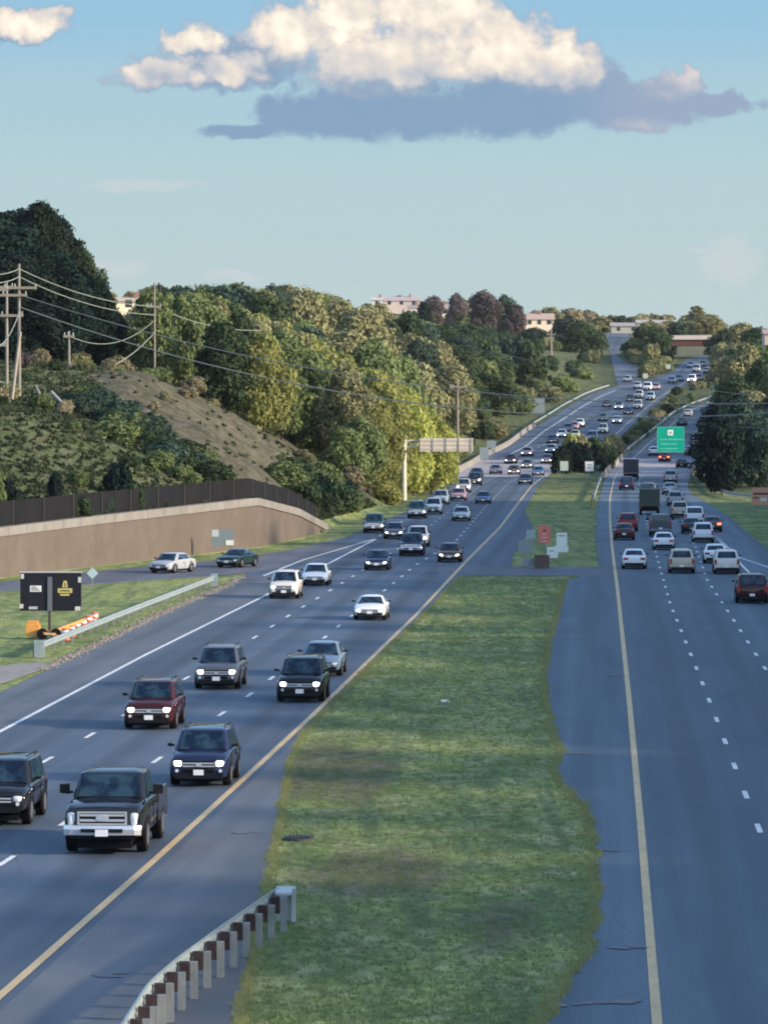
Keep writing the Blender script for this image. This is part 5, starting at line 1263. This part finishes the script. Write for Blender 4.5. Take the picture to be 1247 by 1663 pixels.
def woods(parts, name, label):
    """a far-off mass of trees as one object: parts = list of (n, Y range, px range, h range, rx range, seed, capadd)"""
    V_, F_, MI = [], [], []; base_ = 0
    mats_ = ['olive', 'tan', 'mid', 'bluish']
    for n_, yr, xr, hr, rr, seed, capadd in parts:
        r_ = random.Random(seed)
        for i in range(n_):
            Y = r_.uniform(*yr); px = xr[0]+(xr[1]-xr[0])*(i+r_.random())/n_; X = (px-CX)*Y/F
            if DL(Y)-5 < X < DR(Y)+5 and Y < 1775: continue
            zg = zt(X, Y); hmax = CH-(topcap(px, SIL5)+capadd+r_.uniform(0, 14)-HY)*Y/F-zg; h = min(r_.uniform(*hr), hmax)
            if h < 3: continue
            me = VAR['low'][i % 3][0]; co = np.empty(len(me.vertices)*3); me.vertices.foreach_get('co', co); co = co.reshape(-1, 3)
            a = r_.uniform(0, 6.28); rx = min(r_.uniform(*rr), h*.7); c_, s_ = math.cos(a)*rx, math.sin(a)*rx
            co = np.stack([co[:, 0]*c_-co[:, 1]*s_+X, co[:, 0]*s_+co[:, 1]*c_+Y, co[:, 2]*h/1.95+zg], 1)
            V_.append(co); nf = len(me.polygons); F_.append(np.arange(base_, base_+len(co)).reshape(-1, 5)); base_ += len(co)
            MI += [r_.choice([0, 1, 0, 2, 1, 0, 3])]*nf
    me = bpy.data.meshes.new(name); me.from_pydata(np.concatenate(V_).tolist(), [], np.concatenate(F_).tolist())
    for q in mats_: me.materials.append(LEAF[q])
    me.polygons.foreach_set('material_index', MI)
    tag(link(bpy.data.objects.new(name, me)), label, 'woods', kind='stuff')
woods([(50, (1790, 2050), (600, 1260), (9, 15), (6, 9), 21, 0), (38, (1560, 1740), (600, 975), (6, 9), (5, 7), 22, 22), (12, (1560, 1730), (1040, 1110), (6, 10), (4, 6), 23, 12)], 'distant_woods', 'pale olive woods along the far skyline')
def single(px, basepx, toppx, Y, rx, kind, lf, label, name='tree', z=None):
    X = (px-CX)*Y/F; zg = zt(X, Y) if basepx is None else min(CH-(basepx-HY)*Y/F, zt(X, Y)+3); h = CH-(toppx-HY)*Y/F-zg
    return tree(X, Y, h, rx, kind, lf, label, name=name, z=zg)
single(182, None, 471, 960, 2.4, 'round', 'tan', 'small pale tree left behind the glowing building')
single(212, None, 470, 965, 3.0, 'round', 'tan', 'small pale tree right behind the glowing building')
# bigger individual trees on the skyline
def single(px, basepx, toppx, Y, rx, kind, lf, label, name='tree', z=None):
    X = (px-CX)*Y/F; zg = zt(X, Y) if basepx is None else min(CH-(basepx-HY)*Y/F, zt(X, Y)+3); h = CH-(toppx-HY)*Y/F-zg
    return tree(X, Y, h, rx, kind, lf, label, name=name, z=zg)
single(785, None, 468, 1500, 6.0, 'round', 'bare', 'tall purplish brown tree on the skyline, left one of the dark pair')
single(818, None, 474, 1510, 5.2, 'round', 'bluish', 'tall dark grey-green tree on the skyline, right one of the dark pair')
single(838, None, 490, 1500, 4.4, 'round', 'bare', 'low purplish tree leaning against the dark skyline pair on the right')
single(703, None, 478, 1560, 4.6, 'round', 'bare', 'slim dark tree right in front of the far houses')
single(742, None, 472, 1570, 4.4, 'round', 'bare', 'thin purplish tree right of the far houses')
single(688, None, 488, 1540, 3.4, 'round', 'deep', 'narrow nearly black tree in front of the far houses')
single(648, None, 478, 1850, 5.0, 'round', 'bare', 'wispy purple-grey tree behind the long pale roof')
single(920, 585, 512, 1500, 10.0, 'round', 'bluish', 'wide dark rounded tree mass left of the uphill road')
single(945, 585, 520, 1480, 7.5, 'round', 'dark', 'dark rounded tree next to the uphill road on its left')
single(868, 570, 530, 1480, 6.0, 'round', 'bluish', 'dark blue-green tree below the pale far building')
single(1132, None, 494, 1700, 9.0, 'cone', 'olive', 'tall pointed olive tree above the distant bridge')
single(1146, None, 508, 1690, 8.0, 'round', 'olive', 'rounded olive tree above the right end of the distant bridge')
single(1070, None, 530, 1400, 5.0, 'round', 'dark', 'dark round tree at the left end of the distant bridge')
single(1058, None, 556, 1380, 4.2, 'bush', 'olive', 'olive bush on the bank left of the distant bridge')
single(1036, None, 566, 1420, 3.4, 'bush', 'dark', 'dark bush on the right side of the uphill road')
single(1031, None, 548, 1520, 3.6, 'bush', 'dark', 'higher dark bush on the right side of the uphill road')
for i, (px, Y, h, rx, lf) in enumerate([(1182, 1395, 11, 6, 'dark'), (1205, 1385, 13, 7, 'olive'), (1232, 1370, 12, 7, 'dark'), (1172, 1330, 9, 4.5, 'olive'), (1192, 1280, 10, 5.5, 'olive')]):
    X = (px-CX)*Y/F; tree(X, Y, h, rx, 'round', lf, ['dark tree hiding the right end of the distant bridge', 'olive tree right of the distant bridge', 'dark tree near the right edge at bridge height', 'small olive tree beside the road just right of the bridge opening', 'olive tree below and right of the distant bridge'][i])
def side_woods(name, label, spots, lf, seed):
    V_, F_ = [], []; base_ = 0; r_ = random.Random(seed)
    for i, (X, Y, h, rx) in enumerate(spots):
        me = VAR['low'][i % 3][0]; co = np.empty(len(me.vertices)*3); me.vertices.foreach_get('co', co); co = co.reshape(-1, 3)
        a = r_.uniform(0, 6.28); c_, s_ = math.cos(a)*rx, math.sin(a)*rx
        V_.append(np.stack([co[:, 0]*c_-co[:, 1]*s_+X, co[:, 0]*s_+co[:, 1]*c_+Y, co[:, 2]*h/1.95+zt(X, Y)], 1)); F_.append(np.arange(base_, base_+len(co)).reshape(-1, 5)); base_ += len(co)
    me = bpy.data.meshes.new(name); me.from_pydata(np.concatenate(V_).tolist(), [], np.concatenate(F_).tolist()); me.materials.append(LEAF[lf])
    tag(link(bpy.data.objects.new(name, me)), label, 'woods', kind='stuff')
sw = []; r_ = random.Random(77)  # unseen woods, added and sized to keep the near road in shade
for row in range(3):
    Y = -110.0
    while Y < 575:
        sw.append((66+row*9+r_.uniform(-2, 2), Y, r_.uniform(22, 28), r_.uniform(7, 9))); Y += r_.uniform(7, 10)
for i in range(40): sw.append((-170+i*9+r_.uniform(-3, 3), -220+r_.uniform(-20, 20), r_.uniform(14, 22), r_.uniform(7, 10)))  # row behind the camera, added to block low sky in car reflections
side_woods('shade_woods', 'unseen tall woods added right of and behind the view to shade the road', sw, 'dark', 78)
for px, Y, h, rx, lb in ((1172, 636, 10.5, 3.4, 'dark tree closest to the curved right guardrail, at its left end'), (1160, 641, 7.5, 2.2, 'small dark tree hiding the foot of the green sign mast')):
    tree((px-CX)*Y/F, Y, h, rx, 'round', 'deep', lb)
# giants on the left
SILG = [(-40, 330), (0, 335), (20, 345), (45, 316), (75, 316), (100, 345), (115, 372), (130, 385), (143, 412), (150, 440), (165, 470), (185, 500), (230, 560)]
r_ = random.Random(4)
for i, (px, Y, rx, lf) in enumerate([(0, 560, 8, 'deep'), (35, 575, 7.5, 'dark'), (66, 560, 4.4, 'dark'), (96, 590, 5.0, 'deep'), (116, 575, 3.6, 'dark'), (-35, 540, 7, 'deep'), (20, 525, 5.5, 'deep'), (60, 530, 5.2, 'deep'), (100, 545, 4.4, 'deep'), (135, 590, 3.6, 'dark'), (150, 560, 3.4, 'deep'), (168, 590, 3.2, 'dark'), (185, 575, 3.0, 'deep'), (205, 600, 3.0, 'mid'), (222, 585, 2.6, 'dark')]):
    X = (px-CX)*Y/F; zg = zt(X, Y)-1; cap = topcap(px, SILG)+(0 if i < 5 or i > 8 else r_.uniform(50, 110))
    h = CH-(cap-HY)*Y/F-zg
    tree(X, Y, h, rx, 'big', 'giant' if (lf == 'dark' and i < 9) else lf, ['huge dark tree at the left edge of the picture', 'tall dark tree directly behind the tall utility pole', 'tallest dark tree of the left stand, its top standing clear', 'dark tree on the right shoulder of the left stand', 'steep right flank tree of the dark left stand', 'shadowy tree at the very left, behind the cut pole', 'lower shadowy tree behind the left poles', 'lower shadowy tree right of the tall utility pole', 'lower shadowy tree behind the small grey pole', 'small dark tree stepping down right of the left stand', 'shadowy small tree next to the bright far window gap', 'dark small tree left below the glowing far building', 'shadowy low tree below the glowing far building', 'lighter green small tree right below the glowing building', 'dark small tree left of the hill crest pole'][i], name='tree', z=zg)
X = (258-CX)*575/F
o = tree(X, 575, CH-(450-HY)*575/F-zt(X, 575), 1.6, 'cone', 'bare', 'spindly purplish tree rising beside the hill crest pole')
# right hand trees
SILR = [(1125, 690), (1135, 640), (1150, 622), (1180, 612), (1247, 600)]
GR_ = 'dark trees along the right edge'
scatter(30, (655, 830), (-1.5, 26), 1, (9, 14), (3.6, 5.2), ['round', 'tall'], ['deep', 'deep', 'bluish'], SILR, 'dark stand right of the road', GR_, sel=lambda X, Y, s, px: px > 1148, mind=.7, seed=12)
SILR2 = [(1120, 640), (1158, 585), (1168, 556), (1180, 545), (1200, 538), (1247, 548)]
scatter(36, (850, 1400), (1, 40), 1, (11, 20), (5.0, 8), ['round', 'tall'], ['dark', 'olive', 'dark', 'mid'], SILR2, 'taller wood behind the dark stand', 'taller trees behind the right row', sel=lambda X, Y, s, px: px > 1156+(14 if Y > 1000 else 0), mind=.7, seed=13)
# bushes on the median in front of the bridge end
GB = 'bushes on the median'
for i, (px, py, Y, h, rx, lf) in enumerate([(912, 778, 800, 4.8, 2.3, 'deep'), (930, 776, 812, 5.2, 2.6, 'deep'), (950, 776, 806, 4.9, 2.6, 'deep'), (970, 774, 815, 4.6, 2.6, 'deep'), (988, 770, 822, 4.2, 2.2, 'dark'), (925, 770, 850, 5.6, 2.2, 'yellow'), (945, 768, 856, 5.3, 2.4, 'olive'), (965, 766, 858, 4.8, 2.4, 'dark'), (985, 762, 862, 4.6, 2.3, 'olive'), (1000, 755, 880, 3.6, 2.0, 'tan')]):
    X = (px-CX)*Y/F
    tree(X, Y, h, rx, 'bush', lf, ['dark bush at the left end of the median thicket, behind the grey-green sign', 'dark bush between the two median signs', 'dark bush directly behind the white median sign', 'dark bush right of the white median sign', 'dark bush at the right end of the thicket by the barrier', 'yellow-topped bush crowning the left of the thicket', 'olive bush crowning the middle of the thicket', 'dark green bush in the back of the thicket', 'olive bush at the back right of the thicket', 'straw coloured bush at the far right of the thicket'][i], GB, 'bush', 'bush')
KN_ = []; r_ = random.Random(34)
for i in range(16):
    Y = r_.uniform(1395, 1462); X = r_.uniform(71, 82); lf = r_.choice(['dark', 'mid', 'olive', 'dark']); h = r_.uniform(1.8, 3.6)
    KN_.append((tree(X, Y, h, h*.95, 'bush', lf, 'x', 'shrubs on the knoll', 'shrub', 'shrub'), CWORD[lf], pxof(X, Y), Y))
r_ = random.Random(33)
for i in range(34):
    Y = r_.uniform(1290, 1475); a, c_ = DR(Y)+2, min(AL(Y)-2, 84); X = a+(c_-a)*r_.random(); lf = r_.choice(['dark', 'mid', 'olive', 'dark']); h = r_.uniform(1.6, 4.4)
    KN_.append((tree(X, Y, h, h*.9, 'bush', lf, 'x', 'shrubs on the knoll', 'shrub', 'shrub'), CWORD[lf], pxof(X, Y), Y))
ordinal_labels(KN_, 'knoll between the far roads', 'shrub')
r_ = random.Random(31); MS_ = []
for i in range(60):
    Y = r_.uniform(885, 1330); a, c_ = AR(Y)+1.4, BL(Y)-1.6
    if c_-a < 1: continue
    X = a+(c_-a)*r_.random(); lf = r_.choice(['olive', 'tan', 'mid', 'dark']); h = r_.uniform(.9, 2.3)
    MS_.append((tree(X, Y, h, h*.9, 'bush', lf, 'x', 'shrubs on the far median', 'shrub', 'shrub'), CWORD[lf], pxof(X, Y), Y))
ordinal_labels(MS_, 'median of the far roads', 'shrub')
# shrubs over the left slope, in front of and behind the fence
def brush(n_, yr, sr, hr, leaves, label, group, seed, sel=None):
    r_ = random.Random(seed); c_ = 0; t_ = 0; items = []
    while c_ < n_ and t_ < n_*40:
        t_ += 1; Y = r_.uniform(*yr); s = r_.uniform(*sr); X = LF(Y)-s; px = pxof(X, Y)
        if px < -20 or (sel and not sel(X, Y, s, px)): continue
        h = r_.uniform(*hr); lf = r_.choice(leaves); c_ += 1
        items.append((tree(X, Y, h, h*r_.uniform(.7, 1.3), 'bush', lf, 'x', group, 'shrub', 'shrub'), CWORD[lf], px, Y))
    ordinal_labels(items, label, 'shrub')
CN = {'mid': 'green', 'dark': 'dark green', 'olive': 'olive', 'deep': 'very dark', 'tan': 'straw coloured', 'bluish': 'blue-green', 'yellow': 'yellowish', 'bare': 'purplish'}
brush(10, (376, 470), (3, 26), (.8, 1.6), ['mid', 'dark', 'mid'], 'slope above the screen fence', 'shrubs on the slope above the fence', 41, sel=lambda X, Y, s, px: px < 345)
brush(22, (430, 520), (16, 45), (.7, 1.7), ['mid', 'olive', 'dark', 'bare', 'tan'], 'around the utility poles', 'shrubs around the poles', 42, sel=lambda X, Y, s, px: px < 330)
brush(14, (520, 556), (5, 34), (.8, 2.2), ['olive', 'mid', 'tan', 'mid'], 'crest of the brown slope', 'shrubs along the crest', 43)
brush(22, (478, 545), (.5, 6), (1.2, 3.2), ['dark', 'deep', 'mid', 'dark'], 'foot of the brown slope', 'shrubs beyond the wall', 44)
brush(24, (545, 760), (.3, 4), (1.0, 3.0), ['olive', 'mid', 'tan', 'yellow'], 'wood edge beside the road', 'shrubs beside the road', 45, sel=lambda X, Y, s, px: not (Y < 612 and px > 630))
brush(76, (800, 1240), (2.5, 40), (1.4, 4.2), ['olive', 'mid', 'dark', 'mid', 'bluish'], 'grassy bank above far road', 'shrubs on the far bank', 46, sel=lambda X, Y, s, px: px > 735)
brush(40, (1240, 1600), (2.5, 60), (1.8, 4.6), ['olive', 'mid', 'dark', 'dark'], 'slope left of uphill road', 'shrubs by the uphill road', 47, sel=lambda X, Y, s, px: px > 820)
BI_ = []; r_ = random.Random(91)
path = [(118, 640), (150, 668), (185, 690), (225, 715), (262, 735), (300, 752), (345, 776)]
for i in range(46):
    t_ = r_.random()*(len(path)-1); a = int(t_); fr_ = t_-a; px = path[a][0]+(path[a+1][0]-path[a][0])*fr_+r_.gauss(0, 9); py = path[a][1]+(path[a+1][1]-path[a][1])*fr_+r_.gauss(0, 11)+4
    hh = hit(px, py)
    if not hh: continue
    h = r_.uniform(1.0, 2.3); lf = r_.choice(['dark', 'mid', 'bluish', 'dark'])
    BI_.append((tree(hh[0], hh[1], h, h*r_.uniform(.9, 1.5), 'bush', lf, 'x', 'green thicket down the slope', 'shrub', 'shrub', sink=.2), CWORD[lf], px, hh[1]))
ordinal_labels(BI_, 'thicket left of the bare face', 'shrub')
for i, (px, Y, h, rx, lf, lb) in enumerate([(12, 366, 2.4, 1.2, 'deep', 'dark bush bulging over the fence at the left edge'), (-12, 364, 2.6, 1.4, 'mid', 'green bush at the very left edge above the wall'), (88, 376, 2.6, .75, 'deep', 'small dark conical bush on the slope left of the fence middle'), (195, 392, 2.9, 1.7, 'deep', 'dark bush standing behind the middle of the screen fence'), (215, 388, 2.0, 1.3, 'dark', 'lower dark bush right beside the one behind the fence'), (290, 425, 2.4, 1.5, 'dark', 'dark green bush behind the highest part of the fence'), (335, 432, 1.9, 1.3, 'mid', 'green bush on the rim of the brown slope'), (130, 372, 1.6, 1.3, 'dark', 'low dark bush leaning on the back of the fence'), (165, 380, 1.5, 1.3, 'bluish', 'low blue-green bush leaning on the back of the fence'), (50, 365, 1.5, 1.3, 'deep', 'low black-green bush near the left end of the fence')]):
    X = (px-CX)*Y/F; tree(X, Y, h, rx, 'bush', lf, lb, None, 'bush', 'bush')
# ------------------------------------------------------------------ houses on the ridge
def house(px, Y, w, h, zbase_py, wallc, roofc, label, rh=2.2, wins=3, lit=False, dpt=9):
    X = (px-CX)*Y/F; zb_ = CH-(zbase_py-HY)*Y/F; zg = zt(X, Y)
    o = empty('house', (X, Y, zb_), 0, label, 'house')
    b = MB(); b.box(-w/2, w/2, 0, dpt, min(0, zg-zb_)-1, h); b.build('wall', mat('house_wall', wallc, .8), o)
    b = MB(); b.loft([[(-w/2-.4, -.5, h), (-w/2-.4, dpt/2, h+rh), (-w/2-.4, dpt+.5, h)], [(w/2+.4, -.5, h), (w/2+.4, dpt/2, h+rh), (w/2+.4, dpt+.5, h)]]); rf = b.build('roof', mat('house_roof', roofc, .8), o)
    b = MB(); b.box(w*.2, w*.2+.8, dpt*.4, dpt*.4+.8, h+rh*.5, h+rh+1.0); b.build('chimney', mat('chimney_brick', (.25, .15, .12), .8), rf)
    for i in range(wins):
        x_ = -w/2+w*(i+.5)/wins
        b = MB(); b.box(x_-.6, x_+.6, -.04, 0, h*.35, h*.35+1.4); b.build('window', GLASS, o)
house(652, 1750, 13, 2.2, 498, (.42, .37, .35), (.40, .32, .33), 'long pale house with a greyish pink roof on the ridge', 1.5)
house(612, 1740, 3.6, 2.6, 499, (.62, .58, .52), (.5, .45, .42), 'small white gable left of the long pinkish roof', 1.2, 1)
house(672, 1640, 3.4, 3.2, 516, (.85, .78, .60), (.3, .25, .24), 'narrow cream house front in the trees below the long roof', 1.2, 1)
house(712, 1650, 8, 2.2, 512, (.62, .55, .40), (.32, .26, .24), 'sunlit cream house with a wide gable among skyline trees', 1.8, 2)
house(800, 1600, 6, 1.8, 520, (.42, .45, .45), (.2, .2, .22), 'shadowed grey house in the dark trees of the skyline', 1.0, 2)
house(860, 1540, 15, 2.4, 531, (.72, .60, .47), (.40, .30, .24), 'long sunlit building with warm white walls on the ridge', 2.0, 5)
house(209, 900, 4.6, 1.7, 504, (1.0, .80, .55), (.5, .40, .28), 'glowing sunlit building in the gap right of the dark trees', .8, 1)
house(1028, 1800, 16, 2.6, 541, (.32, .31, .29), (.30, .26, .24), 'low pale building where the uphill road meets the skyline', 1.4, 3)
house(1066, 1640, 13, 2.6, 537, (.42, .41, .35), (.34, .32, .28), 'pale roofed building left above the distant bridge', 1.2, 3)
house(1264, 1250, 7, 2.2, 556, (.42, .34, .32), (.35, .25, .24), 'pinkish house corner behind the trees at the right edge', 1.2, 1)
# ------------------------------------------------------------------ grass tufts
def tufts(n_, place, label, col, hmin, hmax, seed, name='grass_tufts'):
    r_ = random.Random(seed); b = MB()
    for i in range(n_):
        q = place(r_)
        if q is None: continue
        X, Y = q; z = zt(X, Y)-.01
        for j in range(5):
            a = r_.uniform(0, 6.28); l = r_.uniform(hmin, hmax); w = .012+.010*r_.random()
            dx_, dy_ = math.cos(a)*l*.5, math.sin(a)*l*.5; ox, oy = r_.gauss(0, .05), r_.gauss(0, .05)
            b.v += [(X+ox-w, Y+oy, z), (X+ox+w, Y+oy, z), (X+ox+dx_, Y+oy+dy_, z+l)]; k_ = len(b.v); b.f.append((k_-3, k_-2, k_-1)); b.mi.append(0)
    me = bpy.data.meshes.new(name); me.from_pydata(b.v, [], b.f); me.materials.append(col)
    o = link(bpy.data.objects.new(name, me)); tag(o, label, 'grass', kind='stuff')
BLADE = leafmat('grass_blades', (.14, .20, .085), (.27, .32, .15), .4)
BLADE2 = leafmat('dry_grass_blades', (.24, .27, .11), (.42, .42, .20), .4)
def pm_(r_):
    Y = 100+250*r_.random()**1.6; a, c_ = AR(Y), BL(Y); X = a+(c_-a)*r_.random(); return (X, Y)
tufts(10000, pm_, 'mown grass blades over the near median', BLADE, .04, .13, 61)
def pe_(r_):
    Y = 100+250*r_.random()**1.5
    return (AR(Y)+ragged(Y, 7.3, .10)+abs(r_.gauss(0, .10)), Y) if r_.random() < .5 else (BL(Y)+ragged(Y, 1.7, .16)-abs(r_.gauss(0, .16))+.05, Y)
tufts(5000, pe_, 'longer straw and green grass fringe along the median edges', BLADE2, .06, .20, 62, 'grass_fringe')
def ps_(r_):
    Y = r_.uniform(345, 560); s = 46*r_.random()**1.4+.8; return (LF(Y)-s, Y)
BLADE3 = leafmat('slope_weeds', (.034, .050, .026), (.070, .082, .042), .3)
def weeds(n_, seed):
    r_ = random.Random(seed); b = MB()
    for i in range(n_):
        X, Y = ps_(r_); z = zt(X, Y); s_ = LF(Y)-X
        if inpoly(CX+F*X/Y, HY-F*(z-CH)/Y, FACE_PX) and r_.random() < .96: continue
        for j in range(6):
            a = r_.uniform(0, 6.28); l = r_.uniform(.10, .45); w = r_.uniform(.02, .06)
            b.v += [(X+r_.gauss(0, .2)-w, Y+r_.gauss(0, .2), z), (X+r_.gauss(0, .2)+w, Y+r_.gauss(0, .2), z), (X+math.cos(a)*l*.6, Y+math.sin(a)*l*.6, z+l)]; k_ = len(b.v); b.f.append((k_-3, k_-2, k_-1)); b.mi.append(0)
    me = bpy.data.meshes.new('weeds'); me.from_pydata(b.v, [], b.f); me.materials.append(BLADE3)
    tag(link(bpy.data.objects.new('weeds', me)), 'rough weeds covering the slope above the retaining wall', 'weeds', kind='stuff')
weeds(12000, 63)
print('trees', tcount)

# ------------------------------------------------------------------ air
b = MB(); b.box(-1320, 1560, -330, 2720, -4, 72)
hm = bpy.data.materials.new('air'); hm.use_nodes = True; nt = hm.node_tree; nt.nodes.clear()
o_ = nt.nodes.new('ShaderNodeOutputMaterial'); v_ = nt.nodes.new('ShaderNodeVolumePrincipled'); nt.links.new(v_.outputs[0], o_.inputs['Volume'])
v_.inputs['Color'].default_value = (.86, .90, .93, 1); v_.inputs['Density'].default_value = .00002; v_.inputs['Anisotropy'].default_value = .2
hz_ = b.build('haze', hm); tag(hz_, kind='stuff')
